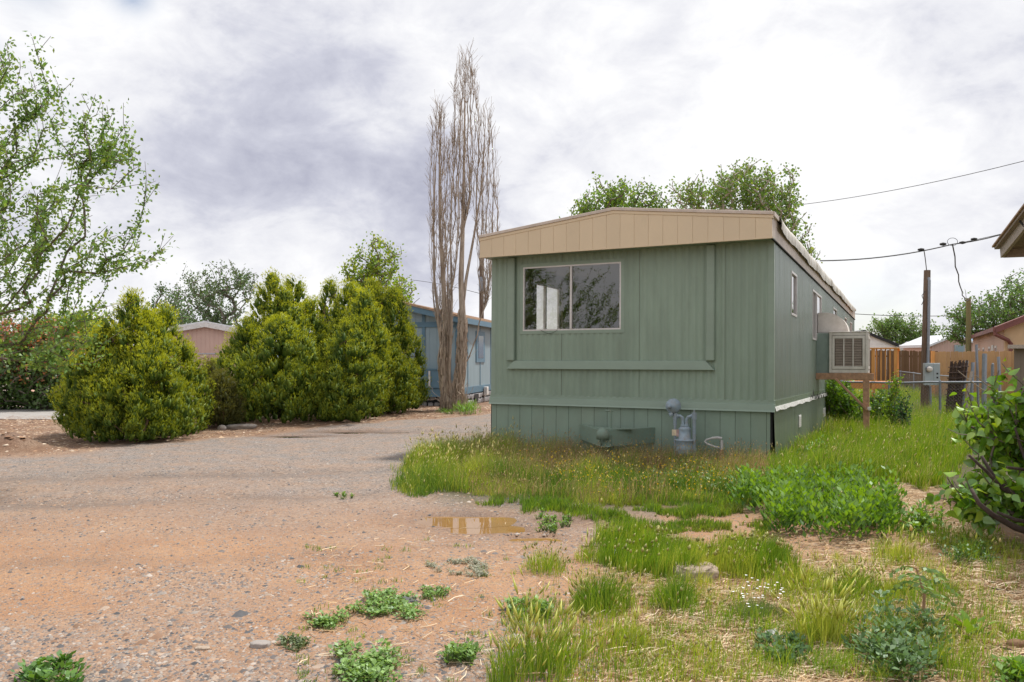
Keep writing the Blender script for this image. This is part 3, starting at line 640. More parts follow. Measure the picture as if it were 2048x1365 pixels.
MB().box((WD+.012, yc1-.15, zc0-.13), (WD+1.02, yc1-.06, zc0-.004)).build('beam', m_woodred, cs, .004)
w = MB(); w.box((WD+.85, yc0-.03, -.4), (WD+.96, yc0+.08, zc0-.132)); w.build('post', m_woodred, cs, .004)
w = MB(); w.beam((WD+.36, yc0-.05, zc0-.10), (WD+.93, yc0-.05, .50), .04, .10, up=(0, 1, 0)); w.build('brace', m_woodred, cs, .004)
MB().box((WD+.93, yc0-.08, .50), (WD+.99, yc0-.0, .56)).build('bracket', m_white, cs)
# loose wiring along the belt
w = MB()
w.tube([(WD+.05, 4.1+.14*k, .74+.05*sin(k*1.7)+.03*random.random()+(.16 if k == 3 else 0)) for k in range(22)], .006, 5)
lw = attach('loose_cable', 'thin drooping cable strung along the white flashing', 'cable'); w.build('wire', m_cable, lw)

# deck with cedar rails
dk = attach('cedar_deck', 'orange cedar deck with slatted railing behind the cooler', 'deck')
t0, t1, od = 13.6, 16.2, 1.36; zd = .93
for k in range(17): MB().box((WD+.03, t0+k*.15, zd-.035), (WD+od, t0+k*.15+.142, zd-.003*(k % 2))).build('deck_board', m_cedar, dk)
MB().box((WD+.03, t0-.045, zd-.2), (WD+od, t0-.002, zd)).build('rim_joist', m_cedar, dk, .004)
MB().box((WD+od+.002, t0-.04, zd-.2), (WD+od+.045, t1, zd)).build('rim_joist', m_cedar, dk, .004)
for (a, b) in ((WD+od-.09, t0-.14), (WD+.7, t0-.14), (WD+od-.09, t1)): MB().box((a, b, -.4), (a+.09, b+.09, zd+.93)).build('rail_post', m_cedar, dk, .004)
MB().box((WD+.05, t0-.16, zd+.93), (WD+od+.05, t0-.02, zd+.97)).build('top_rail', m_cedar, dk, .004)
MB().box((WD+od-.06, t0-.015, zd+.93), (WD+od+.05, t1, zd+.97)).build('top_rail', m_cedar, dk, .004)
for k in range(11): MB().box((WD+.12+k*.115, t0-.09, zd+.04), (WD+.155+k*.115, t0-.055, zd+.93)).build('baluster', m_cedar, dk)
for k in range(16): MB().box((WD+od-.02, t0+.05+k*.15, zd+.04), (WD+od+.015, t0+.085+k*.15, zd+.93)).build('baluster', m_cedar, dk)

# ================================================================ fences
def wire_mesh(mb, A, B, z0, z1, step=.07, sag=None):
    A = np.array(A, float); B = np.array(B, float); L = np.linalg.norm(B-A); d = (B-A)/L; H = z1-z0
    def P(s, z): q = A+d*s; return (q[0], q[1], z+gz(q[0], q[1]))
    s = -H
    while s < L:
        for sg in (0, 1):
            a, b = (s, 0), (s+H, H)
            if sg: a, b = (s, H), (s+H, 0)
            def clip(a, b):
                (s0, h0), (s1, h1) = a, b
                if s0 < 0: t = -s0/(s1-s0); s0, h0 = 0, h0+(h1-h0)*t
                if s1 > L: t = (L-s0)/(s1-s0); s1, h1 = L, h0+(h1-h0)*t
                return (s0, h0), (s1, h1)
            a, b = clip(a, b)
            if b[0]-a[0] > .01: mb.tube([P(a[0], z0+a[1]), P(b[0], z0+b[1])], .0022, 3, False)
        s += step
def chain_fence(A, B, h, np_, label, step=.07, rz=(0, 0)):
    t_ = thing('chain_link_fence', label, 'fence', (0, 0, 0))
    A = np.array(A); B = np.array(B); L = np.linalg.norm(B-A)
    for k in range(np_+1):
        q = A+(B-A)*k/np_; g = gz(*q); MB().tube([(q[0], q[1], g-.3), (q[0], q[1], g+h+.02), (q[0], q[1], g+h+.05)], [.03, .03, .01], 8).build('post', m_galv, t_)
    P = [(*(A+(B-A)*s), gz(*(A+(B-A)*s))+h+rz[0]*(1-s)+rz[1]*s) for s in np.linspace(0, 1, 8)]
    MB().tube(P, .024, 8).build('top_rail', m_galv, t_)
    mb = MB(); wire_mesh(mb, A, B, .03, h, step); o = mb.build('wire_mesh', m_wire, t_); o['kind'] = 'stuff'
    return t_
sw = tw(WD+.05, 11.6); chain_fence(sw[:2], (11.55, 18.6), .93, 3, 'sagging chain link fence crossing the lawn in front of the meter pole', .08)
chain_fence((12.05, 18.35), (15.4, 27.5), .93, 3, 'chain link fence beside the heap of posts near the right edge', .1) if 0 else None
chain_fence((15.9, 28.2), (22.3, 47), 1.0, 5, 'far chain link fence running back from the meter pole', .14)
def picket_fence(name, A, B, h, mat, label, pw=.14, gap=.008):
    A = np.array(A, float); B = np.array(B, float); L = np.linalg.norm(B-A); d = (B-A)/L; az = math.atan2(d[1], d[0])
    t_ = thing(name, label, 'fence', (A[0], A[1], gz(*A)), az); n = int(L/(pw+gap)); mes = []
    for q in range(3):
        mb = MB(); c_ = pw*.22; hh = h+(-.01, .0, .012)[q]
        mb.prism([(0, .03), (pw, .03), (pw, hh-c_), (pw-c_*.7, hh), (c_*.7, hh), (0, hh-c_)], 0, .018)
        me = bpy.data.meshes.new('picket'); me.from_pydata(mb.v, [], mb.f); me.materials.append(mat); mes.append(me)
    for k in range(n):
        q = A+d*k*(pw+gap)
        o = bpy.data.objects.new('picket', mes[k % 3]); COL.objects.link(o); o.parent = t_; o.location = (k*(pw+gap), random.uniform(-.003, .003), gz(*q)-gz(*A)+random.uniform(-.012, .012)); o.rotation_euler = (0, random.uniform(-.008, .008), 0)
    for zr in (.35, h-.35): MB().box((0, .02, zr), (L, .06, zr+.09)).build('rail', mat, t_)
    return t_
picket_fence('wood_fence', (17.3, 41.2), (22.6, 41.0), 2.08, m_fencebr, 'weathered brown picket fence behind the cedar deck')
picket_fence('wood_fence', (17.45, 32.1), (20.3, 31.3), 1.95, m_fencelt, 'streaky light pine picket fence right of the meter pole')
o = MB().box((17.32, 32.05, -.4), (17.43, 32.16, 1.72)).build('fence_post', m_cedar); tag(o, 'bright new cedar post at the left end of the light pine fence', 'post')

# meter pole
z_ = 25.6; X_ = (1849-1024)/F*z_
mp_ = thing('meter_pole', 'brown timber service pole with grey conduit and electric meter box', 'utility pole', (X_, z_, gz(X_, z_)))
g0 = gz(X_, z_); top = 1.4+177*z_/F-g0
MB().tube([(0, 0, -.4), (.02, 0, 1.5), (.09, 0, top)], [.125, .118, .10], 12).build('pole', m_polew, mp_)
MB().tube([(.03, -.15, 1.4), (.06, -.145, 2.6), (.09, -.13, top-.35), (.09, -.10, top-.28), (.09, -.03, top-.24)], .045, 8).build('conduit', m_galv, mp_)
MB().tube([(.12, -.15, -.2), (.11, -.15, .75)], .04, 8).build('conduit', m_galv, mp_)
bx0 = (1840-1849)/F*z_; mbx = MB().box((bx0, -.30, .78), (bx0+.50, -.17, 1.50)).build('meter_box', m_panel, mp_, .008)
MB().box((bx0+.285, -.312, .80), (bx0+.485, -.301, 1.48)).build('breaker_door', m_panel, mbx, .004)
for q in (1.0, 1.13): MB().box((bx0+.37, -.316, q), (bx0+.43, -.313, q+.055)).build('breaker_slot', m_black, mbx)
w = MB(); w.tube([(bx0+.12, -.30, 1.30), (bx0+.12, -.345, 1.30)], .105, 18); w.build('meter_ring', m_galv, mbx)
w = MB(); w.tube([(bx0+.12, -.345, 1.30), (bx0+.12, -.40, 1.30), (bx0+.12, -.42, 1.30)], [.09, .085, .05], 18); w.build('meter_dial', m_coolw, mbx, smooth=True)
MB().tube([(-.04, -.11, top-.7), (-.16, -.14, top-.85), (-.10, -.14, top-1.0), (-.16, -.12, top-1.15)], .012, 5).build('cable_tail', m_cable, mp_)
# second pole, far poles
def pole(name, px, py, z, r, mat, label, lean=0, extra=None):
    X_ = (px-1024)/F*z; g = gz(X_, z); h = 1.4+(YH-py)*z/F-g
    t_ = thing(name, label, 'utility pole', (X_, z, g)); MB().tube([(0, 0, -.4), (lean*.5, 0, h*.5), (lean, 0, h)], [r*1.1, r, r*.9], 10).build('pole', mat, t_); return t_, h
p2, h2 = pole('timber_pole', 1937, 597, 38, .12, m_polemoss, 'mossy olive timber pole rising behind the light pine fence')
p3, h3 = pole('timber_pole', 962, 492, 44, .14, m_polew, 'distant power pole seen between the bare poplar and the green home')
p3.location.x = (963-1024)/F*44
w = MB(); w.tube([(.05, -.25, h3-2.6), (.05, -.25, h3-1.8)], .2, 10); w.build('transformer', m_galv, p3)
p3.scale = (1, 1, (1.4+(YH-505)*44/F)/h3); p3.scale = (1, 1, 1)
p4, h4 = pole('timber_pole', 1909, 652, 80, .12, m_polew, 'thin far pole between the two right hand trees')
# wires
def wire(pts, r, label, extra=None):
    w = MB().tube(pts, r, 5); 
    o = w.build('overhead_wire', m_cable); tag(o, label, 'wire'); return o
def pt(px, py, z): return ((px-1024)/F*z, z, 1.4+(YH-py)*z/F)
def lerp(a, b, n, sag): return [tuple(np.array(a)*(1-t)+np.array(b)*t-np.array([0, 0, sag*4*t*(1-t)])) for t in np.linspace(0, 1, n)]
A = pt(1640, 522, 22); B = pt(1905, 489, 24); C_ = pt(2020, 464, 25); E_ = pt(2200, 425, 26)
o = wire(lerp(A, B, 12, .12)+lerp(B, C_, 6, .05)[1:]+lerp(C_, E_, 6, 0)[1:], .018, 'thick twisted service cable above the meter pole')
wire(lerp(B, pt(2040, 459, 25), 8, .02), .01, 'thin strand splitting off the thick service cable')
for (px, py, zz_, rr_) in ((1842, 500, 23.5, .05), (1886, 489, 23.9, .055), (1925, 486, 24.1, .05), (1948, 479, 24.3, .05)):
    x_, y_, z_2 = pt(px, py, zz_); o = MB().tube([(x_-.09, y_, z_2), (x_, y_, z_2+.005), (x_+.09, y_, z_2+.01)], [rr_*.6, rr_, rr_*.6], 8).build('cable_splice', m_cable); o.name = 'cable_splice'
    tag(o, 'dark splice sleeve on the service cable, ' + {1842:'above the meter pole', 1886:'left of the knotted joint', 1925:'right of the knotted joint', 1948:'rightmost of the four'}[px], 'splice')
wire(lerp(pt(1848, 502, 23.5), pt(1853, 541, 25.6), 6, -.05), .014, 'kinked drop wire to the top of the meter pole')
P = lerp(pt(1905, 490, 24), pt(1937, 600, 38), 14, .6); P = [(x+.03*sin(k*2.5), y, z) for k, (x, y, z) in enumerate(P)]
wire(P, .02, 'twisted drop wire sloping down to the mossy pole')
ring = [(*(np.array(pt(1905, 484, 24))+np.array([.16*cos(a), 0, .12*sin(a)])),) for a in np.linspace(0, 2*pi, 14)]
wire(ring, .008, 'small loop of wire at the cable joint')
wire(lerp(pt(1600, 410, 40), pt(2100, 309, 30), 12, .2), .014, 'thin single wire high above the rear of the home')
wire(lerp(pt(1705, 628, 70), pt(1905, 632, 70), 8, .1), .03, 'far low wire behind the round tree')
wire(lerp(pt(640, 612, 60), pt(985, 587, 44), 10, .2), .015, 'far wire reaching the distant power pole') if 0 else None
wire(lerp(pt(820, 560, 60), pt(962, 588, 44), 8, -.1), .016, 'thin wire left of the distant power pole')
wire(lerp(pt(200, 640, 60), pt(330, 655, 60), 6, .1), .016, 'faint far wire above the leftmost juniper')

# ================================================================ neighbouring houses
def wall_siding(name, parent, mat, x0, x1, z0, z1f, y, pitch=.2, axis='x', sgn=-1, d=.008):
    "vertical boards, joined; z1f(x) top"
    w = MB(); n = max(1, int(round((x1-x0)/pitch))); e_ = np.linspace(x0, x1, n+1)
    for k in range(n):
        a, b = e_[k]+.006, e_[k+1]-.006
        if axis == 'x': w.prism([(a, z0), (b, z0), (b, z1f(b)), (a, z1f(a))], y+sgn*d, y)
        else: w.box((min(y, y+sgn*d), a, z0), (max(y, y+sgn*d), b, z1f(a)))
    w.prism([(x0, z0), (x1, z0), (x1, z1f(x1)), (x0, z1f(x0))], y+.001, y+.02) if axis == 'x' else w.box((y, x0, z0), (y+.02, x1, z1f(x0)))
    o = w.build(name, mat, parent); return o
# blue home: origin at the corner, local -x along the gable end, +y along the side wall
bz = 24.0; bx_ = (917-1024)/F*bz
bl = thing('blue_house', 'blue grey home with tan shingle roof and pale stone skirting behind the bare poplar', 'house', (bx_, bz, gz(bx_, bz)), -math.atan2(.203, .979))
gb = gz(bx_, bz); EH = 2.66-gb; GW = 4.6; RH = EH+.55
topf = lambda x: EH+ (RH-EH)*(1-abs(x+GW/2)/(GW/2)) - .05
wall_siding('gable_wall', bl, m_blue, -GW/2, 0, .35, topf, 0, .22); wall_siding('gable_wall', bl, m_blue, -GW, -GW/2, .35, topf, 0, .22)
wall_siding('side_wall', bl, m_blue, 0, 13, .35, lambda y: EH, -.0, .6, 'y', 1)
MB().box((-GW, .02, .3), (-.03, 13, EH-.05)).build('inner_core', m_dark, bl)
for x_ in (-.10, -1.17, -2.3): MB().box((x_, -.035, .55), (x_+.10, -.009, topf(x_)-.08)).build('batten', m_bluetrim, bl)
for y_ in (.0, 1.0, 2.62, 4.2): MB().box((.009, y_, .5), (.035, y_+.06, EH-.1)).build('batten', m_bluetrim, bl)
MB().box((-GW, -.045, EH-.28), (0.0, -.0095, EH-.12)).build('trim_board', m_bluetrim, bl)
MB().box((-GW, -.05, .35), (0.05, -.0095, .60)).build('trim_board', m_bluetrim, bl)
MB().box((.0095, 0, .35), (.04, 13, .56)).build('trim_board', m_bluetrim, bl)
MB().box((-3.2, -.30, .58), (-.22, -.27, 1.12)).build('porch_panel', m_bluetrim, bl); MB().box((-3.25, -.32, 1.12), (-.2, -.25, 1.17)).build('porch_rail', m_bluetrim, bl)
MB().box((-3.25, -.26, .3), (-.2, -.052, .56)).build('porch_floor', m_bluetrim, bl)
for k in range(7): MB().box((-.86-.37*k, -.335, .62), (-.81-.37*k, -.302, 1.10)).build('porch_baluster', m_white, bl)
for sgn in (-1, 1):
    w = MB(); xa, xb = (-GW-.25, -GW/2) if sgn < 0 else (-GW/2, .25); za, zb = (EH-.03, RH+.03) if sgn < 0 else (RH+.03, EH-.03)
    w.prism([(xa, za-.17), (xb, zb-.17), (xb, zb), (xa, za)], -.34, -.30); w.build('rake_board', m_bluetrim, bl)
    w = MB(); w.prism([(xa, za+.003), (xb, zb+.003), (xb, zb+.05), (xa, za+.05)], -.37, 13); w.build('roof_slope', m_shingle, bl)
    # shingle courses
    nC = 12
    for c_ in range(nC):
        t0_, t1_ = c_/nC, (c_+1)/nC; w = MB(); xA = xb+(xa-xb)*t1_ if sgn < 0 else xa+(xb-xa)*t0_; xB = xb+(xa-xb)*t0_ if sgn < 0 else xa+(xb-xa)*t1_
        f_ = lambda x: za+(zb-za)*(x-xa)/(xb-xa)
        w.prism([(xA, f_(xA)+.052), (xB, f_(xB)+.052), (xB, f_(xB)+.058+(.008 if sgn > 0 else 0)), (xA, f_(xA)+.058+(.008 if sgn < 0 else 0))], -.38, 13.0); w.build('shingle_course', m_shingle, bl)
MB().box((.22, -.34, EH-.17), (.26, 13, EH+.0)).build('eave_board', m_bluetrim, bl)
MB().box((.0, -.3, EH-.12), (.215, 13, EH-.10)).build('soffit', m_bluetrim, bl)
wf = MB(); wf.box((.0095, 2.05, 1.35), (.05, 3.25, 2.4)); wf = wf.build('window', m_bluetrim, bl); MB().box((.051, 2.3, 1.5), (.056, 3.0, 2.25)).build('pane', m_darkglass, wf)
MB().box((-GW, -.02, -.3), (.0, .02, .345)).build('skirting_mortar', m_mortar, bl); MB().box((-.02, .02, -.3), (.018, 13, .345)).build('skirting_mortar', m_mortar, bl)
def stone_at(place, a, b, z0, z1):
    cx_, cz_ = (a+b)/2, (z0+z1)/2; n = 7; P = []
    for k in range(n):
        t_ = 2*pi*k/n+random.uniform(-.25, .25); ca, sa = cos(t_), sin(t_); q = 1/max(abs(ca), abs(sa)); q = min(q, 1.22)*random.uniform(.86, .98)
        P.append((cx_+ca*q*(b-a)/2, cz_+sa*q*(z1-z0)/2))
    V = [place(x, 0, z) for x, z in P]+[place(cx_+(x-cx_)*.88, .03, cz_+(z-cz_)*.88) for x, z in P]
    MB().add(V, [tuple(range(n, 2*n))]+[(k, (k+1) % n, (k+1) % n+n, k+n) for k in range(n)]).build('stone', m_stone, bl)
for (place, L_, dx) in ((lambda x, o, z: (-x, -.02-o, z), 3.2, .2), (lambda x, o, z: (.018+o, x, z), 4.6, .24)):
    rows = [(-.04, .155), (.155, .335)]
    for r_, (za, zb) in enumerate(rows):
        x = random.uniform(-.05, 0)
        while x < L_:
            wd = dx*random.uniform(.75, 1.35); q = random.uniform(-.03, .03)
            stone_at(place, x, x+wd-.012, za+(q if r_ else 0), zb+(0 if r_ else q)-.01); x += wd
MB().box((.052, 1.75, .06), (.07, 2.25, .30)).build('vent', m_black, bl)
MB().box((.06, 3.0, .22), (.18, 3.25, .50)).build('utility_box', m_white, bl, .01)
# generic gabled box for far houses
def gable_house(name, label, px, py_eave, z, halfw, rise, length, rz, wallm, roofm, trimm, fascia=.22, windows=(), over=.25, base=0, extra=None, asym=0):
    X_ = (px-1024)/F*z; g = gz(X_, z); EH = HC+(YH-py_eave)*z/F-g
    t_ = thing(name, label, 'house', (X_, z, g), rz); Wd = 2*halfw
    w = MB(); w.prism([(-halfw, -.3), (halfw, -.3), (halfw, EH), (0, EH+rise), (-halfw, EH)], 0, length); w.build('walls', wallm, t_)
    w = MB(); n = int(Wd/.2)
    for k in range(n):
        a = -halfw+k*Wd/n+.02; w.box((a, -.012, 0), (a+Wd/n-.04, -.001, EH+rise*(1-max(abs(a), abs(a+Wd/n-.04))/halfw)-.01))
    w.build('gable_cladding', wallm, t_)
    for sg in (-1, 1):
        e0 = halfw+over; ze = EH-rise*over/halfw
        w = MB(); w.prism([(sg*e0, ze+.02), (0, EH+rise+.02), (0, EH+rise+.08), (sg*e0, ze+.08)][::(1 if sg < 0 else -1)], -over, length+over); w.build('roof_slope', roofm, t_)
        w = MB(); w.prism([(sg*e0, ze-fascia+.02), (0, EH+rise-fascia+.02), (0, EH+rise+.018), (sg*e0, ze+.018)][::(1 if sg < 0 else -1)], -over-.03, -over); w.build('rake_board', trimm, t_)
        MB().box((sg*e0-.02, -over, ze-.14), (sg*e0+.02, length, ze+.015)).build('eave_board', trimm, t_)
    return t_, EH
ph, eh = gable_house('pink_house', 'pale pink home with white roof edge glimpsed between the two left junipers', 411, 663, 38, 2.2, .42, 15, .25, m_pink, m_metalroof, m_white, .24)
w = MB(); w.tube([(.0, -.02, eh-1.2), (0, -.16, eh-1.2), (0, -.2, eh-1.27)], [.07, .12, .05], 10); w.tube([(-.12, -.1, eh-1.25), (-.12, -.16, eh-1.3)], [.06, .09], 8); w.build('porch_lamp', pm('cream_lamp', (.75,.62,.45), .5), ph, smooth=True)
for k, ch in enumerate('442'):
    cu = bpy.data.curves.new('house_number', 'FONT'); cu.body = ch; cu.size = .20; cu.extrude = .004; cu.align_x = 'CENTER'
    tmp = bpy.data.objects.new('tmp', cu); COL.objects.link(tmp); dg = bpy.context.evaluated_depsgraph_get(); mh = bpy.data.meshes.new_from_object(tmp.evaluated_get(dg)); bpy.data.objects.remove(tmp)
    mh.materials.clear(); o = link('house_number', mh, m_black, ph); o.location = (.1, -.025, eh-1.55-.19*k); o.rotation_euler = (pi/2, 0, 0)
chain_fence((-13.6, 33), (-10.5, 33), 1.60-gz(-12, 33), 1, 'short run of chain link fence before the pale pink home', .2)
wh, eh = gable_house('white_house', 'far white house with black roof edges above the cedar deck', 1727, 688, 75, 2.9, 1.25, 9, -.12, pm('white_siding', (.78,.78,.77), .7, .04), m_black, m_black, .26)
MB().tube([(3.5, -.1, eh-.3), (3.9, -.2, eh+.05), (4.6, -.3, eh-.05)], .16, 6).build('downspout', m_white, wh); MB().box((2.95,0.5,0),(4.4,3,eh-.1)).build('side_wing', m_white, wh)
for k in range(9): MB().box((-2.9, -.04, .3+k*.34), (2.9, -.013, .3+k*.34+.31)).build('lap_board', bpy.data.materials['white_siding'], wh)
pk, eh = gable_house('pink_house', 'dusky pink home with pale metal roof right of the meter pole', 1908, 689, 62, 1.75, .72, 5, -.05, m_pink, m_metalroof, m_metalroof, .10)
pk.scale = (1, 1, 1)
o = MB().box((.0, -.1, eh-.65), (.8, -.02, eh-.05)).build('window', m_panel, pk); MB().box((.1, -.12, eh-.55), (.7, -.105, eh-.15)).build('pane', m_blue, o)
# salmon and tan home, parallel to the green one
sz = 33.5; sx = (2009-1024)/F*sz; sg_ = gz(sx, sz); sh = thing('salmon_house', 'long salmon and tan home with maroon gutters at the right edge', 'house', (sx, sz, sg_), ROTZ)
EH = 2.80-sg_; Wd = 6.0; RH = EH+1.35
MB().prism([(0, -.3), (Wd, -.3), (Wd, EH), (Wd/2, RH), (0, EH)], 0, .2).build('end_wall', m_tan, sh)
MB().box((-.0, .2, -.3), (.15, 18, EH)).build('side_wall', m_salmon, sh)
w = MB()
for k in range(29): w.box((-.012, .25+k*.6, 0), (-.001, .25+k*.6+.55, EH-.05))
w.build('side_cladding', m_salmon, sh)
for (xa, xb, za, zb) in ((-.35, Wd/2, EH-.12, RH), (Wd/2, Wd+.35, RH, EH-.12)):
    MB().prism([(xa, za), (xb, zb), (xb, zb+.09), (xa, za+.09)], -.4, 18).build('roof_slope', m_metalroof if xa > 0 else m_maroon, sh)
    MB().prism([(xa, za-.17), (xb, zb-.17), (xb, zb+.0), (xa, za+.0)], -.44, -.40).build('rake_board', m_maroon, sh)
MB().box((-.45, -.4, EH-.22), (-.34, 18, EH-.04)).build('gutter', m_maroon, sh)
MB().tube([(-.38, -.3, EH-.15), (-.36, -.32, EH-.35), (.10, -.2, EH-.60), (.22, -.1, EH-.75), (.22, -.1, 0)], .085, 8).build('downspout', m_maroon, sh)
for y_ in (3.0, 6.2, 9.6, 12.5):
    o = MB().box((-.04, y_, 1.15), (-.013, y_+.85, 2.25)).build('window', m_white, sh); MB().box((-.05, y_+.1, 1.25), (-.041, y_+.75, 2.15)).build('pane', m_darkglass, o)
o = MB().box((-.045, 4.5, .3), (-.013, 5.4, 2.3)).build('door', m_white, sh)
# brown shed at the right edge
qz = 27.5; qx = (2028-1024)/F*qz; sd_ = thing('shed', 'low taupe shed with flat plank roof at the right edge behind the bush', 'shed', (qx, qz, gz(qx, qz)), -.62)
hS = 1.4+26*qz/F-gz(qx, qz)
wall_siding('wall', sd_, m_brownwall, 0, 3.4, -.2, lambda x: hS-.1, 0, .2); MB().box((.02, .02, -.2), (3.4, 3, hS-.12)).build('core', m_brownwall, sd_)
MB().box((-.15, -.35, hS-.09), (3.6, 3.2, hS+.0)).build('roof', m_taupe, sd_); MB().box((-.17, -.38, hS-.10), (3.6, -.352, hS+.03)).build('fascia', m_taupe, sd_)
# the neighbour's roof corner in the upper right
tz = 9.0; T = np.array([(2001-1024)/F*tz, tz]); rd = np.array([-.33, -.944]); od_ = np.array([.944, -.33]); hT = HC+(YH-516)*tz/F
nr_ = thing('neighbour_house', 'weathered eave corner of a neighbouring house in the upper right', 'house', (T[0], T[1], 0), math.atan2(rd[1], rd[0]))
# local x along the rake (towards the viewer), local y = to the right
sl = .20; HW = 3.3
def rk(x): return hT+sl*x
w = MB(); w.prism([(0, rk(0)), (HW, rk(HW)), (HW, rk(HW)+.13), (-.03, rk(0)+.11)], .0, .035); w.build('barge_board', m_taupe, nr_)
w = MB(); w.prism([(-.05, rk(0)+.105), (HW, rk(HW)+.125), (HW, rk(HW)+.15), (-.06, rk(0)+.13)], -.05, .0); w.build('barge_cap', m_soffit, nr_)
w = MB(); w.prism([(-.08, rk(0)+.131), (HW, rk(HW)+.151), (HW, rk(HW)+.17), (-.08, rk(0)+.15)], -.07, 9); w.build('roof_slope', m_shingle, nr_)
w = MB(); w.prism([(HW, rk(HW)+.151), (2*HW, rk(0)+.13), (2*HW, rk(0)+.15), (HW, rk(HW)+.17)], -.07, 9); w.build('roof_slope', m_shingle, nr_)
for k in range(24): 
    a = k*.14; w = MB(); w.prism([(a, rk(a)+.10), (a+.135, rk(a+.135)+.10), (a+.135, rk(a+.135)+.115), (a, rk(a)+.115)], .036, 9); w.build('soffit_board', m_soffit, nr_)
MB().box((-.02, .036, rk(0)-.0), (.02, 9, rk(0)+.098)).build('eave_board', m_taupe, nr_)
for k in range(5):
    w = MB(); w.prism([(.03, rk(.03)-.01), (HW, rk(HW)-.01), (HW, rk(HW)+.098), (.03, rk(0)+.098)], .62+k*.62, .66+k*.62); w.build('rafter', m_soffit, nr_)
w = MB(); w.prism([(.45, -.2), (2*HW-.45, -.2), (2*HW-.45, rk(.45)+.1), (HW, rk(HW)+.1), (.45, rk(.45)+.1)], .60, .70); w.build('gable_wall', m_brownwall, nr_)
MB().box((.45, .7, -.2), (.55, 9, rk(.45)+.1)).build('side_wall', m_brownwall, nr_)
w = MB(); w.tube([(.9, -.03, rk(.9)+.1), (.95, .05, rk(.9)-.05), (1.0, .0, rk(.9)+.12)], .012, 5); w.build('cable_hook', m_cable, nr_)

# heap of old posts and lattice
for k, (px_, lean, wd, col, tp) in enumerate([(1908, .16, .22, 0, 1.45), (1921, .20, .2, 0, 1.48)]):
    z0_ = 21.5; x_ = (px_-1024)/F*z0_; g = gz(x_, z0_); t_ = thing('lattice_roll', ['leftmost dark rusty roll of wire lattice leaning by the posts', 'second rusty roll of wire lattice leaning on the first'][k], 'wire roll', (x_, z0_, g))
    w = MB()
    for q in range(16): 
        a = 2*pi*q/16
        w.tube([(-.12+wd/2*cos(a), wd/2*sin(a), 0), (-.12+lean+wd/2*cos(a), wd/2*sin(a), tp*(1+.03*sin(q*3)))], .014, 4)
    w.build('strand_bundle', m_rust, t_)
    w = MB()
    for q in range(9):
        zq = .1+q*tp/9.5; w.tube([(-.12+lean*zq/tp+(wd/2+.05)*cos(a), (wd/2+.05)*sin(a), zq) for a in np.linspace(0, 2*pi, 10)], .012, 4)
    w.build('hoop', m_rust, t_)
pl_lab = ['slim grey fence stake with a wire tie', 'bent grey fence stake in the middle of the heap', 'tall grey stake rising above the heap', 'thick dark grey post at the end of the rail', 'thin grey stake against the pine fence', 'short weathered stake among the wire']
for k, (px_, zz_, top_, lean, r_) in enumerate([(1931, 21.4, 1.50, .10, .04), (1946, 21.2, 1.45, .06, .045), (1957, 21.6, 1.95, .0, .035), (1971, 18.7, 1.62, .04, .055), (2001, 24, 1.65, .0, .045), (1939, 21.0, 1.2, .12, .035)]):
    x_ = (px_-1024)/F*zz_; t_ = MB().tube([(-lean, 0, -.2), (0, .05, top_*.6), (lean, .1, top_)], r_, 7).build('fence_stake', m_galv if k != 5 else m_taupe)
    t_.location = (x_, zz_, gz(x_, zz_)); tag(t_, pl_lab[k], 'stake', 'old fence stakes in the heap')
chain_fence((11.75, 19.0), (14.2, 23.0), 1.35, 2, 'loose sheet of chain link leaning on the old stakes', .09)

# ================================================================ PLANTS
def rotmats(d, spin):
    "orthonormal frames with y axis = d"
    d = d/np.linalg.norm(d, axis=1, keepdims=True); r = rng.normal(size=d.shape); x = np.cross(d, r); x /= np.linalg.norm(x, axis=1, keepdims=True)+1e-9
    z = np.cross(x, d); return np.stack([x, d, z], 2)
LEAF4 = (np.array([[0,0,0],[-.5,.45,.10],[0,1,-.05],[.5,.45,.10]], float), np.array([[0,1,2,3]]))
LEAF8 = (np.array([[0,0,0],[-.32,.16,.07],[-.42,.42,.10],[-.22,.75,.03],[0,1.05,-.12],[.22,.75,.03],[.42,.42,.10],[.32,.16,.07],[0,.42,-.02],[0,.75,-.05]], float),
    np.array([[0,8,2,1],[8,9,3,2],[9,4,3,3],[0,7,6,8],[8,6,5,9],[9,5,4,4]]))
def stamp(tmpl, P, R, sc, wsc=None):
    T, Fc = tmpl; n = len(P); k = len(T); sc = np.asarray(sc).reshape(-1, 1, 1)*np.ones((n, 1, 1))
    L = T[None]*sc
    if wsc is not None: L = L*np.array([wsc, 1, wsc])
    V = np.einsum('nij,nkj->nki', R, L)+P[:, None]
    return V.reshape(-1, 3), (Fc[None]+np.arange(n)[:, None, None]*k).reshape(-1, Fc.shape[1]), k
def hsv_jit(base, n, vj=.25, hj=.06, seed=None):
    c = np.array(base)[None]*(1+rng.uniform(-vj, vj, (n, 1))); c[:, 0] *= 1+rng.uniform(-hj, hj*3, n); c[:, 2] *= 1+rng.uniform(-.2, .2, n); return np.clip(c, 0, 1)
def quadfix(Fc): return Fc
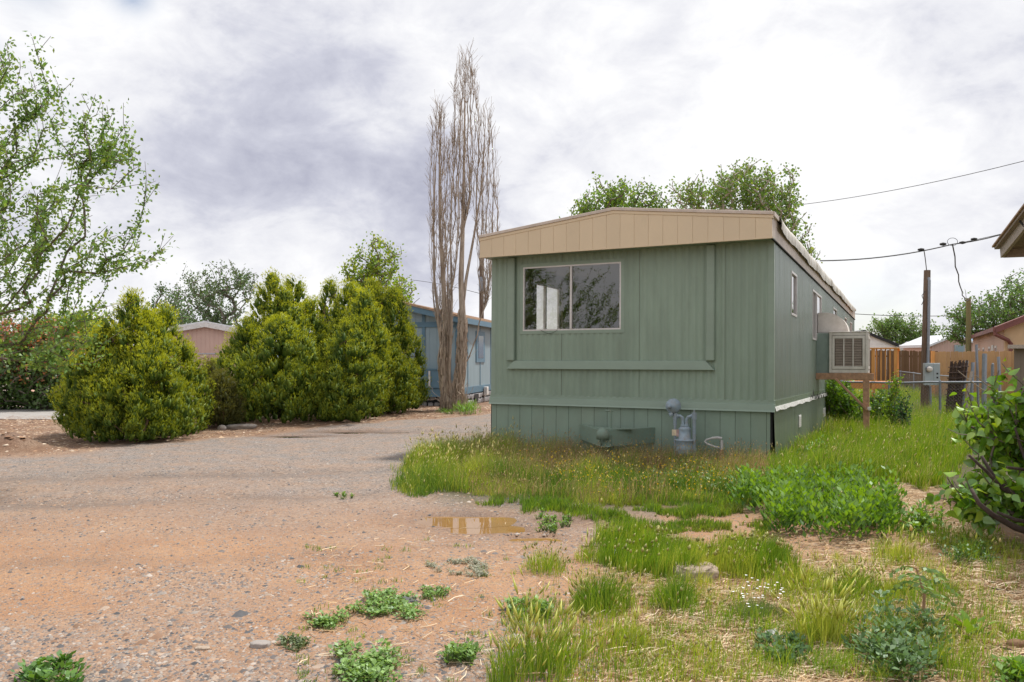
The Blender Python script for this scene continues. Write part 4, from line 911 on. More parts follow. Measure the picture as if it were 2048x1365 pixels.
def grow(base, targets, trunk=None, r0=.1, rt=.006, jit=.06, vert=1.0, seglen=.35, expo=.45, up=0):
    "branching skeleton from trunk path to targets; returns list of paths with radii and twig tips"
    P = [np.array(p, float) for p in (trunk or [base])]; par = [-1]+list(range(len(P)-1))
    hd = np.array(P[-1]); order = np.argsort([np.linalg.norm((t-hd)*np.array([1, 1, .6])) for t in targets]); tips = []
    A = np.array(P)
    for o in order:
        t = targets[o]; d = A-t; cost = np.sqrt((d[:, 0]**2+d[:, 1]**2)*vert**2+d[:, 2]**2)+np.maximum(0, A[:, 2]-t[2]+.1)*2.5*(1+up)+np.where(np.arange(len(A)) < 1, 1e3 if len(A) > 2 else 0, 0)
        k = int(np.argmin(cost)); s = A[k]; L = np.linalg.norm(t-s); m = max(1, int(L/seglen)); prev = k; new = []
        lat = rng.normal(size=3)*L*.08
        for q in range(1, m+1):
            f_ = q/m; p = s*(1-f_)+t*f_+lat*sin(pi*f_)+rng.normal(size=3)*jit*(q < m); p[2] += (up*.12*L)*sin(pi*f_)*-1
            P.append(p); par.append(prev); prev = len(P)-1; new.append(p)
        A = np.vstack([A, np.array(new)]); tips.append(prev)
    n = len(P); cnt = np.zeros(n); 
    for t in tips: cnt[t] += 1
    for i in range(n-1, 0, -1): cnt[par[i]] += cnt[i] if cnt[i] > 0 else 0
    # parents always precede children
    rad = rt*np.maximum(cnt, 1)**expo; rad = np.minimum(rad, r0)
    return np.array(P), np.array(par), rad, tips
def skel_mesh(P, par, rad, sides=None):
    "tubes as independent tapered segments"
    V = []; Fq = []; n0 = 0; idx = np.arange(1, len(P)); a = P[par[idx]]; b = P[idx]; ra = np.minimum(rad[par[idx]], rad[idx]*1.6); rb = rad[idx]
    out_V = []; out_F = []
    for ns, m in ((7, rb > .035), (4, (rb <= .035) & (rb > .008)), (3, rb <= .008)):
        if not m.any(): continue
        A_, B_, RA, RB = a[m], b[m], ra[m], rb[m]; d = B_-A_; d /= np.linalg.norm(d, axis=1, keepdims=True)+1e-9
        ref = np.tile(np.array([[.3, .9, .2]]), (len(d), 1)); x = np.cross(d, ref); x /= np.linalg.norm(x, axis=1, keepdims=True)+1e-9; z = np.cross(x, d)
        an = 2*pi*np.arange(ns)/ns; ring = x[:, None]*np.cos(an)[None, :, None]+z[:, None]*np.sin(an)[None, :, None]
        VA = A_[:, None]+ring*RA[:, None, None]; VB = B_[:, None]+ring*RB[:, None, None]; v = np.concatenate([VA, VB], 1).reshape(-1, 3)
        k = np.arange(ns); f = np.stack([k, (k+1) % ns, (k+1) % ns+ns, k+ns], 1); f = (f[None]+(np.arange(len(d))*2*ns)[:, None, None]).reshape(-1, 4)+n0
        out_V.append(v); out_F.append(f); n0 += len(v)
    return np.vstack(out_V), np.vstack(out_F)
def in_ell(n, ells, power=.45):
    "random targets in a union of ellipsoids (centre, radii, weight)"
    w = np.array([e[2] if len(e) > 2 else e[1][0]*e[1][1]*e[1][2] for e in ells]); w = w/w.sum(); out = []
    for e, q in zip(ells, w):
        k = max(2, int(n*q)); d = rng.normal(size=(k, 3)); d /= np.linalg.norm(d, axis=1, keepdims=True); r = rng.uniform(size=(k, 1))**power
        bumpy = .62+.75*fbm(d[:, 0]*2.2+e[0][0]*3, d[:, 2]*2.2+d[:, 1]*1.7+e[0][2], 51, 3)[:, None]
        out.append(np.array(e[0])+d*r*bumpy*np.array(e[1])*1.08)
    return np.vstack(out)
def leaf_cloud(P, par, tips, back, per, spread, size, colr, droop=.3, tmpl=LEAF4, wsc=1, vj=.3, tipc=None, sizej=.35):
    pos = []; dr = []
    for t in tips:
        k = t
        for q in range(back):
            p0 = P[k]; p1 = P[par[k]] if par[k] >= 0 else p0; d = p0-p1
            f_ = rng.uniform(size=(per, 1)); pos.append(p1*(1-f_)+p0*f_+rng.normal(size=(per, 3))*spread); dr.append(np.tile(d/(np.linalg.norm(d)+1e-9), (per, 1))); 
            if par[k] <= 0: break
            k = par[k]
    pos = np.vstack(pos); dr = np.vstack(dr); n = len(pos); d = dr*.5+rng.normal(size=(n, 3))*.75+np.array([0, 0, -droop]); R = rotmats(d, None)
    V, Fc, k = stamp(tmpl, pos, R, size*(1+rng.uniform(-sizej, sizej, n)), wsc)
    c = hsv_jit(colr, n, vj)
    if tipc is not None: m = rng.uniform(size=n) < .3; c[m] = hsv_jit(tipc, m.sum(), .2)
    return V, Fc, np.repeat(c, k, 0)
def tree(name, label, cat, base, ells, n, trunk, r0, rt, leaf, group=None, leafmatl=None, bark=None, **kw):
    t_ = thing(name, label, cat, (0, 0, 0), 0, group); b = np.array([base[0], base[1], gz(base[0], base[1])]); t_.location = b
    tg = in_ell(n, ells)-b; tr = [np.array(p, float) for p in trunk]
    P, par, rad, tips = grow(b*0, tg, tr, r0, rt, **kw)
    for i in range(len(tr)): rad[i] = max(rad[i], r0*(1-.4*i/len(tr)))
    V, Fq = skel_mesh(P, par, rad); npmesh('trunk', V, Fq, bark or m_bark, t_, smooth=True)
    V, Fc, c = leaf_cloud(P, par, tips, **leaf); npmesh('crown', V, Fc, leafmatl or m_leaf, t_, c)
    return t_
def epx(px, py, z, rpx, rpy, rz=None, w=None):
    s = z/F; c = ((px-1024)*s, z, HC+(YH-py)*s); r = (rpx*s, rz or rpx*s, rpy*s); return (c, r, w) if w else (c, r)
# leaning elm on the left, its crown reaching into the picture
ez = 8.6
ells = [epx(20, 300, ez, 200, 180, 1.4, 5), epx(60, 480, ez, 200, 140, 1.3, 4), epx(-120, 420, ez, 250, 320, 1.8, 6), epx(70, 160, ez, 52, 95, .5, 1.1), epx(200, 250, ez, 72, 62, .6, 1.0), epx(245, 315, ez, 62, 50, .5, .8), epx(250, 480, ez, 85, 50, .6, 1.0), epx(285, 350, ez, 45, 22, .4, .25), epx(150, 690, ez, 80, 30, .6, .5), epx(80, 625, ez, 150, 60, .9, 1.7), epx(10,130,ez,50,60,.5,.5),
        ((-5.7, 6.3, 3.0), (1.35, 1.5, 1.35), 5), ((-6.2, 4.9, 2.9), (1.7, 1.5, 1.4), 5)]
tree('elm_tree', 'tall loose elm whose leafy branches hang into the left edge', 'tree', (-7.3, 8.4), ells, 1020, [(0,0,-.2),(.05,0,.7),(.15,-.05,1.3),(.2,-.1,1.9)], .11, .0026,
     dict(back=3, per=10, spread=.038, size=.047, colr=(.135,.26,.05), droop=.35, wsc=.6, tipc=(.22,.34,.06)), jit=.05, seglen=.22, up=.5)
# background trees
def bgtree(label, px, base_py, z, ells, n, col, size, per=7, tipc=None, r0=.22, rt=.011, bark=None, back=2, spread=.16, kind='tree', name='broadleaf_tree', trunk_h=1.5, seglen=.6, **kw):
    b = ((px-1024)/F*z, z); return tree(name, label, kind, b, ells, n, [(0,0,-.3),(.05,0,trunk_h*.5),(0,0,trunk_h)], r0, rt, dict(back=back, per=max(4, int(per*.8)), spread=spread*.8, size=size*.9, colr=col, droop=.1, wsc=.8, tipc=tipc), seglen=seglen, bark=bark, **kw)
z=48; bgtree('airy grey green tree with see through crown left of the large junipers', 440, 0, z, [epx(440, 575, z, 78, 48, 2.2, 3), epx(400, 600, z, 60, 55, 2, 2), epx(485, 560, z, 36, 34, 1.2, .8), epx(430, 640, z, 90, 30, 2, 3), epx(340,640,z,50,26,2,1)], 560, (.10,.165,.055), .15, per=8, r0=.3, spread=.16)
z=42; bgtree('small sparse tree with bare twigs just left of the grey green tree', 345, 0, z, [epx(340, 615, z, 44, 32, 1.2, 2), epx(325, 580, z, 20, 14, .5, .3), epx(350, 660, z, 60, 25, 1.2, 2)], 230, (.08,.155,.04), .13, per=7)
z=34; bgtree('bright yellow green tree rising behind the large junipers', 745, 0, z, [epx(760, 520, z, 42, 42, 1, 2), epx(715, 545, z, 30, 38, .8, 1), epx(760, 575, z, 70, 40, 1.2, 2.4), epx(815, 590, z, 28, 22, .6, .4)], 330, (.18,.31,.03), .13, per=8, tipc=(.34,.44,.05), name='broadleaf_tree')
z=33; bgtree('leafy tree top showing over the left half of the roof', 1240, 0, z, [epx(1235, 395, z, 66, 36, 1.3, 3), epx(1170, 420, z, 36, 20, .9, .7), epx(1250, 460, z, 120, 50, 1.5, 4), epx(1310, 405, z, 26, 26, .7, .6)], 420, (.14,.27,.04), .13, per=9, tipc=(.22,.33,.05), trunk_h=3)
z=31; bgtree('broad wind blown elm behind the right half of the roof', 1500, 0, z, [epx(1450, 385, z, 100, 42, 1.6, 4), epx(1540, 390, z, 66, 58, 1.5, 3), epx(1500, 350, z, 60, 30, 1, 1.2), epx(1380, 400, z, 40, 30, 1, .8), epx(1575, 450, z, 36, 70, 1.2, 1.6), epx(1610, 510, z, 28, 34, .8, .7), epx(1500, 470, z, 90, 70, 1.5, 3)], 760, (.14,.26,.045), .125, per=8, tipc=(.20,.30,.05), trunk_h=3, bark=m_taupe)
z=88; bgtree('round green tree behind the far white house', 1800, 0, z, [epx(1800, 655, z, 62, 30, 2.4, 3), epx(1770, 660, z, 42, 26, 2, 1.5), epx(1850, 672, z, 44, 26, 1.6, 1.6), epx(1800, 685, z, 80, 18, 1.5, 1.6)], 520, (.14,.25,.06), .24, per=9, spread=.28, r0=.3, rt=.014)
z=46; bgtree('large dense elm behind the salmon home at the right edge', 2010, 0, z, [epx(1990, 625, z, 80, 50, 2.6, 4), epx(2060, 600, z, 70, 62, 2.5, 3), epx(1925, 635, z, 36, 32, 1.4, 1), epx(1915, 665, z, 26, 20, 1, .5), epx(2100, 640, z, 80, 70, 2, 2)], 780, (.12,.23,.055), .15, per=9, spread=.18)
# poplar: fastigiate columns
pb = gp(907, 822); zP = pb[1]; sP = zP/F
def col_targets(cxpx, zoff, w_, y0, y1, n):
    t = rng.uniform(size=n); py = y0+(y1-y0)*t; prof_ = np.sin(np.clip(t, 0, 1)*pi*.93+.18)**.6; a = rng.uniform(0, 2*pi, n); r = rng.uniform(size=n)**.5*w_*sP*prof_
    return np.stack([(cxpx-1024)*sP+r*np.cos(a), zP+zoff+r*np.sin(a), HC+(YH-py)*sP], 1)
tg = np.vstack([col_targets(878, .15, 26, 200, 640, 230), col_targets(932, 0, 32, 100, 420, 210), col_targets(972, .1, 26, 205, 600, 190), col_targets(905, -.2, 24, 250, 560, 90), col_targets(897, -.1, 10, 560, 720, 70)])
po = thing('poplar_tree', 'tall bare lombardy poplar with several stems from one shaggy base', 'tree', pb)
bb = np.array(pb)
def stem(pts): return [np.array([(px-1024)*sP, zP+dz, HC+(YH-py)*sP])-bb for px, py, dz in pts]
stems = [stem([(893,800,0),(886,740,.02),(890,650,.05),(886,560,.08),(880,470,.1),(878,380,.12),(878,290,.15)]), stem([(915,800,0),(922,740,0),(926,650,-.05),(922,560,-.05),(925,470,0),(927,380,0),(929,270,0),(930,180,0)]), stem([(922,640,-.05),(932,560,0),(948,470,.05),(962,380,.1),(968,290,.1)]), stem([(898,760,-.1),(904,600,-.1),(902,480,-.15),(905,380,-.18)]), stem([(883,700,.05),(868,560,.1),(866,430,.15),(870,330,.15)])]
P = [np.array([0, 0, -.15]), np.array([0, 0, .12])]; par = [-1, 0]; rad = [.36, .30]
for st, rs in zip(stems, (.125, .13, .05, .045, .04)):
    prev = 1
    for i_, p in enumerate(st):
        if st is stems[2] and i_ == 0: prev = min(range(len(P)), key=lambda q: np.linalg.norm(P[q]-p))
        P.append(p); par.append(prev); rad.append(rs*(1-i_/(len(st)-1)*.9)**1.3+.010); prev = len(P)-1
n0 = len(P); A = np.array(P); tg = tg-bb; order = np.argsort(tg[:, 2]); P = [np.array(p) for p in P]; cl = [0]*n0; tipsP = []
for o in order:
    t = tg[o]; d = A-t; dz = -d[:, 2]; hor = np.hypot(d[:, 0], d[:, 1]); cost = hor*3.2+np.abs(dz-.55)+np.where(dz < hor*1.4, 6, 0)
    k = int(np.argmin(cost)); s = A[k]; L = np.linalg.norm(t-s); m = max(2, int(L/.3)); prev = k; new = []
    for q in range(1, m+1):
        f_ = q/m; h_ = f_**.6; p = np.array([s[0]+(t[0]-s[0])*h_, s[1]+(t[1]-s[1])*h_, s[2]+(t[2]-s[2])*f_])+rng.normal(size=3)*.012
        P.append(p); par.append(prev); rad.append(0); prev = len(P)-1; new.append(p)
    A = np.vstack([A, new]); tipsP.append(prev)
cnt = np.zeros(len(P))
for t in tipsP: cnt[t] += 1
for i_ in range(len(P)-1, n0-1, -1): cnt[par[i_]] += cnt[i_]
rad = np.array([rad[i_] if i_ < n0 else min(.017, .0044*cnt[i_]**.42) for i_ in range(len(P))]); rad[:n0] = np.maximum(rad[:n0], .02)
par = np.array(par); P = np.array(P)
# fine twigs, upward
tw_P = []; tw_par = []; base_n = len(P)
cand = np.where((np.arange(len(P)) >= n0))[0]; pick = rng.choice(cand, 2500); tv = []
d = rng.normal(size=(len(pick), 3))*.45; d[:, 2] = np.abs(d[:, 2])+.8; L = rng.uniform(.12, .42, len(pick))[:, None]; d = d/np.linalg.norm(d, axis=1, keepdims=True)*L
P2 = np.vstack([P, P[pick]+d]); par2 = np.concatenate([par, pick]); rad2 = np.concatenate([rad, np.full(len(pick), .0034)])
big = rad2 > .03
V, Fq = skel_mesh(P2, par2, rad2); npmesh('branches', V, Fq, m_poplar, po, smooth=True)
# shaggy trunk skin
w = MB()
for st, rs in zip(stems[:2], (.135, .14)):
    for k in range(150):
        i_ = random.random()*2.2; a = random.random()*2*pi; p = st[int(i_)]*(1-i_ % 1)+st[int(i_)+1]*(i_ % 1); r_ = rs*(1-.12*i_)*1.0
        q = p+np.array([cos(a)*r_, sin(a)*r_, 0]); l_ = random.uniform(.15, .45); w.tube([q, q+np.array([cos(a)*.03, sin(a)*.03, l_*.5]), q+np.array([cos(a)*.01+.01, sin(a)*.01, l_])], [.022, .018, .008], 4, False)
for k in range(260):
    a = random.random()*2*pi; l_ = random.uniform(.12, .5); r0_ = random.uniform(.22, .36); q = np.array([cos(a)*r0_, sin(a)*r0_, random.uniform(-.05, .15)]); w.tube([q, q+np.array([cos(a)*.05, sin(a)*.05, l_*.5]), q+np.array([cos(a+.4)*.02, sin(a+.4)*.02, l_])], [.016, .012, .004], 3, False)
w.build('bark_strips', m_poplar, po)
V = []; w = MB()
P3, par3, rad3, _ = grow(np.zeros(3), np.array([[random.gauss(0, .3), random.gauss(0, .25), random.uniform(.3, .9)] for k in range(60)]), [(0,0,-.1),(0,0,.1)], .05, .004, jit=.03, seglen=.12)
V, Fq = skel_mesh(P3, par3, rad3); npmesh('basal_twigs', V, Fq, m_poplar, po)

# junipers
def juniper(label, flames, base, sz=.2, npl=900, cols=((.06,.125,.017), (.54,.58,.045)), blades=47, group='golden green junipers along the drive', light=.62, foot=.8):
    "flames: list of (x, y, height, radius)"
    g = gz(*base); t_ = thing('juniper_shrub', label, 'shrub', (base[0], base[1], g), 0, group); PP = []; DD = []; TT = []; tot = sum(f_[2]*f_[3] for f_ in flames)
    for (x, y, h, r) in flames:
        n = int(1.12*npl*h*r/tot); t = rng.uniform(0, 1, n)**1.05; a = rng.uniform(0, 2*pi, n)
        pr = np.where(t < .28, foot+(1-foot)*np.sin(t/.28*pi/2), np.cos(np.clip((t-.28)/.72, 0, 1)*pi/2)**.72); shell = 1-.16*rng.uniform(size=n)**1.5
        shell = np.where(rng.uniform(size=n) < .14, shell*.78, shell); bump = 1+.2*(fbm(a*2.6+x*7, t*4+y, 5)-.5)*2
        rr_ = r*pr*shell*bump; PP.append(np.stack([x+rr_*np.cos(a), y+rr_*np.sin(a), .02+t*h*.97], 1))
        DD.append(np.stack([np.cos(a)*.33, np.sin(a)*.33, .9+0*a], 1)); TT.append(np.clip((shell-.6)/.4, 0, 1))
    PP = np.vstack(PP); DD = np.vstack(DD)+rng.normal(size=(len(PP), 3))*.13; TT = np.concatenate(TT)
    n = len(PP); DD /= np.linalg.norm(DD, axis=1, keepdims=True); ps = sz*rng.uniform(.6, 1.35, n)
    # blades of every plume, round a slim leafy core
    k = blades; u_ = rng.uniform(0, 1, (n, k))**.8; ang = rng.uniform(0, 2*pi, (n, k)); R = rotmats(DD, None); prf = lambda u: .36*np.sin(np.clip(u*.72+.2, 0, 1)*pi)**.8+.03
    rad_ = prf(u_)*rng.uniform(.75, 1.15, (n, k)); off = R[:, None, :, 0]*(np.cos(ang)*rad_)[..., None]+R[:, None, :, 2]*(np.sin(ang)*rad_)[..., None]
    pos = PP[:, None]+(off+DD[:, None]*u_[..., None])*ps[:, None, None]; bd = DD[:, None]*1.0+off*1.5+rng.normal(size=(n, k, 3))*.30; pos = pos.reshape(-1, 3); bd = bd.reshape(-1, 3); Rb = rotmats(bd, None)
    V, Fc, kk = stamp(LEAF4, pos, Rb, .042*np.repeat(ps/sz, k)**.5*rng.uniform(.6, 1.4, n*k), .26)
    pv = np.repeat(rng.normal(size=n)*.16, k)
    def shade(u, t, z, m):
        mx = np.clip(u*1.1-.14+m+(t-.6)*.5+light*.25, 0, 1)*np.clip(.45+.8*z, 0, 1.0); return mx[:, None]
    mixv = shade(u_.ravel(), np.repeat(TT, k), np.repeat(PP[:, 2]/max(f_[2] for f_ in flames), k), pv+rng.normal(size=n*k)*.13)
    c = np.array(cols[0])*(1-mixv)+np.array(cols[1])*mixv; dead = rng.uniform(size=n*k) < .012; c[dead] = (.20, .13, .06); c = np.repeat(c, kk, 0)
    big = rng.integers(0, n, int(n*1.5)); PPb = PP[big].copy(); cxy = np.array([[f_[0], f_[1]] for f_ in flames])
    j_ = np.argmin(np.linalg.norm(PPb[:, None, :2]-cxy[None], axis=2), 1); PPb[:, :2] = cxy[j_]+(PPb[:, :2]-cxy[j_])*rng.uniform(.5, .8, (len(big), 1)); PPb[:, 2] *= .96
    PP0 = PP; PP = np.vstack([PP, PPb]); DD = np.vstack([DD, DD[big]]); R = rotmats(DD, None); ps = np.concatenate([ps, ps[big]*1.35]); n = len(PP)
    us = np.array([0, .35, .7]); an = 2*pi*np.arange(5)/5; T = np.array([[cos(a)*prf(u)*.40, u*.72, sin(a)*prf(u)*.40] for u in us for a in an]+[[0, .74, 0]])
    Tf = [[i*5+q, i*5+(q+1) % 5, (i+1)*5+(q+1) % 5, (i+1)*5+q] for i in range(2) for q in range(5)]+[[10+q, 10+(q+1) % 5, 15, 15] for q in range(5)]
    Vc = np.einsum('nij,nkj->nki', R, T[None]*ps[:, None, None]*rng.uniform(.6, 1.15, (n, 16, 1)))+PP[:, None]; Fcc = np.array(Tf)[None]+np.arange(n)[:, None, None]*16
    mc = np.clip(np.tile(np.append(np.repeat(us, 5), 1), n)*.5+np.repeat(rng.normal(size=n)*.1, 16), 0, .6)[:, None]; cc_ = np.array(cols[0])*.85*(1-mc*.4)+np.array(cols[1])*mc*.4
    Fcc = Fcc.reshape(-1, 4); tri = Fcc[:, 2] == Fcc[:, 3]
    V2 = V-np.array([base[0], base[1], 0]); Vc = Vc.reshape(-1, 3)-np.array([base[0], base[1], 0])
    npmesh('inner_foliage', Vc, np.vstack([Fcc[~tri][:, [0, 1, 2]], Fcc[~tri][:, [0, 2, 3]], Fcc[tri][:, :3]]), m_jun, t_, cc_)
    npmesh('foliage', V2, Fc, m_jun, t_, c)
    tg = PP0[rng.choice(len(PP0), 90)]-np.array([base[0], base[1], 0]); tg[:, :2] *= .85
    P, par, rad, tips = grow(np.zeros(3), tg, [(0,0,-.1),(0,0,.12)], .09, .007, jit=.03, seglen=.2); V, Fq = skel_mesh(P, par, rad); npmesh('trunk', V, Fq, m_jbark, t_, smooth=True)
    return t_
def fl(px, py_base, py_top, rpx, dz=0):
    x, z, g = gp(px, py_base); z += dz; x = (px-1024)/F*z; return (x, z, HC+(YH-py_top)*z/F-gz(x, z), rpx*z/F)
b = gp(268, 884)
juniper('nearest broad juniper at the left, with a pointed top and a wide skirt', [fl(262,878,592,70), fl(290,878,632,66), fl(325,872,622,60), fl(205,880,665,72), fl(370,866,700,48), fl(170,872,720,46), fl(290,884,700,70), fl(385,858,760,36), fl(240,884,740,80), fl(330,878,760,70), fl(160,868,780,34)], b[:2], .19, 1750)
b = gp(440, 852)
juniper('low brownish juniper tucked between the two big ones', [fl(440,852,752,32), fl(420,848,730,26,.3), fl(462,850,775,22)], b[:2], .16, 330, ((.07,.08,.025), (.22,.22,.04)), light=.3)
b = gp(560, 838)
juniper('largest juniper with twin peaks in the middle of the hedge', [fl(543,838,552,60), fl(566,838,582,62), fl(588,836,560,50,.3), fl(620,836,610,56), fl(500,838,640,60), fl(460,838,700,48), fl(652,834,660,44), fl(560,842,640,90), fl(620,842,720,62), fl(480,842,720,55), fl(435,838,735,26)], b[:2], .20, 2000, foot=0.72)
b = gp(705, 838)
juniper('tall juniper with a rounded crown, third from the left', [fl(700,836,572,60), fl(660,832,566,46,.9), fl(728,838,585,52), fl(735,838,620,42), fl(700,842,640,66), fl(690,842,760,50)], b[:2], .20, 1150, foot=0.5)
b = gp(775, 826)
juniper('rightmost juniper beside the blue home, wide at shoulder height', [fl(745,830,566,54,.5), fl(785,826,578,52), fl(815,822,650,38), fl(775,830,690,60), fl(826,822,725,26), fl(800,826,770,36)], b[:2], .20, 1150, foot=0.5)
juniper('far juniper seen only in the window reflection', [(-10.2, -.6, 2.3, .8), (-9.7, .2, 1.9, .7), (-10.8, .1, 2.0, .7)], (-10.2, -.2), .22, 260, blades=16, group=None)
# photinia hedge (red tipped) and yellow-green shrub behind
def shrub(name, label, base, ells, n, per, size, col, tipc=None, spread=.07, group=None, r0=.05, rt=.006, tmpl=LEAF4, wsc=.7, mat_=None, frac=None, back=2, trunk=((0,0,-.1),(0,0,.15)), jit=.04, seglen=.2, power=.3, topc=None, cat='shrub'):
    g = gz(*base); t_ = thing(name, label, cat, (base[0], base[1], g), 0, group); b = np.array([base[0], base[1], g])
    tg = in_ell(n, ells, power)-b; tg = tg[tg[:, 2] > .03]
    P, par, rad, tips = grow(b*0, tg, [np.array(q, float) for q in trunk], r0, rt, jit=jit, seglen=seglen)
    V, Fq = skel_mesh(P, par, rad); npmesh('branches', V, Fq, m_bark, t_)
    V, Fc, c = leaf_cloud(P, par, tips, back, per, spread, size, col, .05, tmpl, wsc, .3)
    k = len(tmpl[0])
    if topc is not None:
        zl = V[::k, 2]; m = rng.uniform(size=len(zl)) < np.clip((zl/zl.max()-.15)*.85, 0, .62); cc = c[::k].copy(); cc[m] = hsv_jit(topc, m.sum(), .3); c = np.repeat(cc, k, 0)
    if tipc is not None:
        m = rng.uniform(size=len(c)//k) < .3; cc = c[::k].copy(); cc[m] = hsv_jit(tipc, m.sum(), .25); c = np.repeat(cc, k, 0)
    npmesh('foliage', V, Fc, mat_ or m_leaf, t_, c); return t_
z = 21.6
shrub('photinia_hedge', 'red tipped hedge with dark green underside at the left edge', ((70-1024)/F*z, z), [epx(90, 735, z, 75, 85, 1.0, 3), epx(20, 740, z, 75, 80, 1.0, 3), epx(-60, 745, z, 90, 80, 1.0, 3), epx(140, 740, z, 42, 72, .8, 1), epx(60,690,z,90,45,.8,1.5)], 1500, 7, .10, (.08,.15,.03), topc=(.42,.19,.08), spread=.09, cat='hedge')
z = 27
shrub('yellow_green_shrub', 'yellow green bush behind the red tipped hedge', ((150-1024)/F*z, z), [epx(170, 665, z, 60, 45, .9, 2), epx(120, 660, z, 60, 35, .9, 2), epx(210, 680, z, 34, 40, .8, 1), epx(20, 690, z, 80, 30, .8, 1), epx(90,700,z,90,50,.8,2)], 700, 7, .12, (.26,.36,.03), (.36,.43,.05), spread=.1)
z = 27
shrub('small_orange_shrub', 'small orange tinted bush between the junipers before the pink home', ((412-1024)/F*z, z), [epx(410, 765, z, 30, 30, .5)], 120, 7, .10, (.20,.12,.03), (.16,.18,.03), spread=.08)
# shrubs by the cooler
def at(px, z, h): return ((px-1024)/F*z, z, h)
z = 17.3; g_ = gz(11, 17)
shrub('leafy_bush', 'bright green bush growing below the cooler against the home', (at(1680, z, 0)[:2]), [(at(1672, z, .55), (.30, .35, .45), 2), (at(1700, z, .35), (.35, .35, .40), 2), (at(1662,z-.3,.8),(.12,.2,.25),.5)], 300, 7, .065, (.13,.27,.025), (.22,.38,.04), spread=.05, rt=.004)
z = 17.8
shrub('leafy_bush', 'darker green bush right of the cooler post in front of the deck', (at(1765, z, 0)[:2]), [(at(1762, z, .32), (.5, .4, .36), 2)], 220, 7, .06, (.08,.18,.025), (.15,.28,.04), spread=.05, rt=.004)
z = 15.6
shrub('young_tree', 'slender sapling with yellow green leaves before the chain link rail', (at(1786, z, 0)[:2]), [(at(1786, z, .72), (.16, .16, .45), 1), (at(1788, z, .4), (.3, .25, .18), 1), (at(1796,z,.95),(.06,.06,.2),.2)], 100, 5, .05, (.17,.32,.03), (.28,.42,.05), spread=.035, rt=.003, power=.5, cat='sapling')
z = 14.9
shrub('young_tree', 'dark leaved sapling just right of the yellow green one', (at(1808, z, 0)[:2]), [(at(1806, z, .42), (.16, .16, .4), 1)], 60, 5, .045, (.04,.11,.03), spread=.03, rt=.003, power=.5, cat='sapling')
# lilac bush, near right
lz = 6.1; lb = (4.15, 5.7)
lil = thing('lilac_bush', 'broad leaved lilac bush with bare dark limbs at the right edge', 'bush', (lb[0], lb[1], gz(*lb)))
b3 = np.array([lb[0], lb[1], gz(*lb)])
E1 = [epx(1990, 830, lz, 74, 48, .42, 3), epx(2052, 800, lz, 60, 60, .4, 2), epx(2040, 870, lz, 60, 50, .45, 2), epx(2018, 745, lz, 26, 24, .2, .4), epx(1940, 845, lz, 26, 32, .22, .45)]
E2 = [epx(1935, 985, 5.8, 48, 36, .3, 1.6), epx(1985, 950, 5.8, 60, 44, .35, 1.6), epx(2040, 985, 5.7, 50, 40, .4, 1.3), epx(1900, 968, 5.8, 18, 20, .12, .3), epx(2100, 930, 5.8, 60, 110, .5, 2)]
tg = np.vstack([in_ell(95, E1, .5), in_ell(80, E2, .5)])-b3
P, par, rad, tips = grow(b3*0, tg, [(0,0,-.1), (-.05,0,.05)], .035, .0042, jit=.03, seglen=.13)
V, Fq = skel_mesh(P, par, rad); npmesh('branches', V, Fq, m_bark, lil)
def limb(pts, r, lab=None): MB().tube([np.array([(px-1024)/F*z, z, HC+(YH-py)*z/F])-b3 for px, py, z in pts], r, 9).build('limb', m_limb, lil, smooth=True)
m_limb = pm('dark_lilac_limb', (.07,.05,.042), .85, .35, 14, .006, 50)
limb([(1942,978,5.55),(1958,1008,5.5),(1985,1030,5.5),(2030,1055,5.5),(2090,1075,5.5)], [.012,.016,.020,.024,.026])
limb([(1963,912,5.8),(1985,950,5.75),(2010,975,5.7),(2060,1020,5.65),(2110,1060,5.6)], [.011,.015,.019,.022,.025])
limb([(1938,911,5.7),(1975,945,5.7),(2005,978,5.7),(2040,1000,5.7)], [.010,.012,.014,.016]); limb([(2030,855,5.9),(2040,890,5.9),(2055,930,5.8),(2080,1000,5.7)], [.008,.011,.013,.016])
limb([(1995,1025,5.4),(2030,1040,5.4),(2090,1050,5.4)], [.01,.014,.016]); limb([(2015,935,5.6),(2050,940,5.7),(2100,960,5.7)], [.01,.012,.012])
m_lil = leafmat('lilac_leaf', .3, .10, .35)
V, Fc, c = leaf_cloud(P, par, tips, 3, 5, .045, .074, (.16,.33,.035), .75, LEAF8, .85, .3, (.30,.48,.06)); npmesh('foliage', V, Fc, m_lil, lil, c)
# dead twigs reaching out of the lilac
def dead(pts, r, label):
    o = MB().tube([np.array(pt(*q)) for q in pts], r, 5).build('dead_twig', m_dead); tag(o, label, 'twig')
dead([(1916,742,6.2),(1938,760,6.2),(1962,778,6.2),(2000,800,6.2)], [.003,.004,.005,.006], 'bare pale twig slanting above the lilac leaves')
dead([(1895,858,6.0),(1920,869,6.0),(1960,872,6.0),(2010,885,6.0)], [.003,.004,.005,.006], 'long curved dry twig above the grass left of the lilac')
dead([(1930,880,6.0),(1945,900,6.0),(1965,915,6.0)], [.003,.005,.006], 'forked dry twig tip beside the cut limb')
dead([(1941,756,6.4),(1952,752,6.4),(1975,772,6.4),(1992,778,6.4)], [.003,.004,.005,.005], 'crooked pale twig in front of the old stakes')

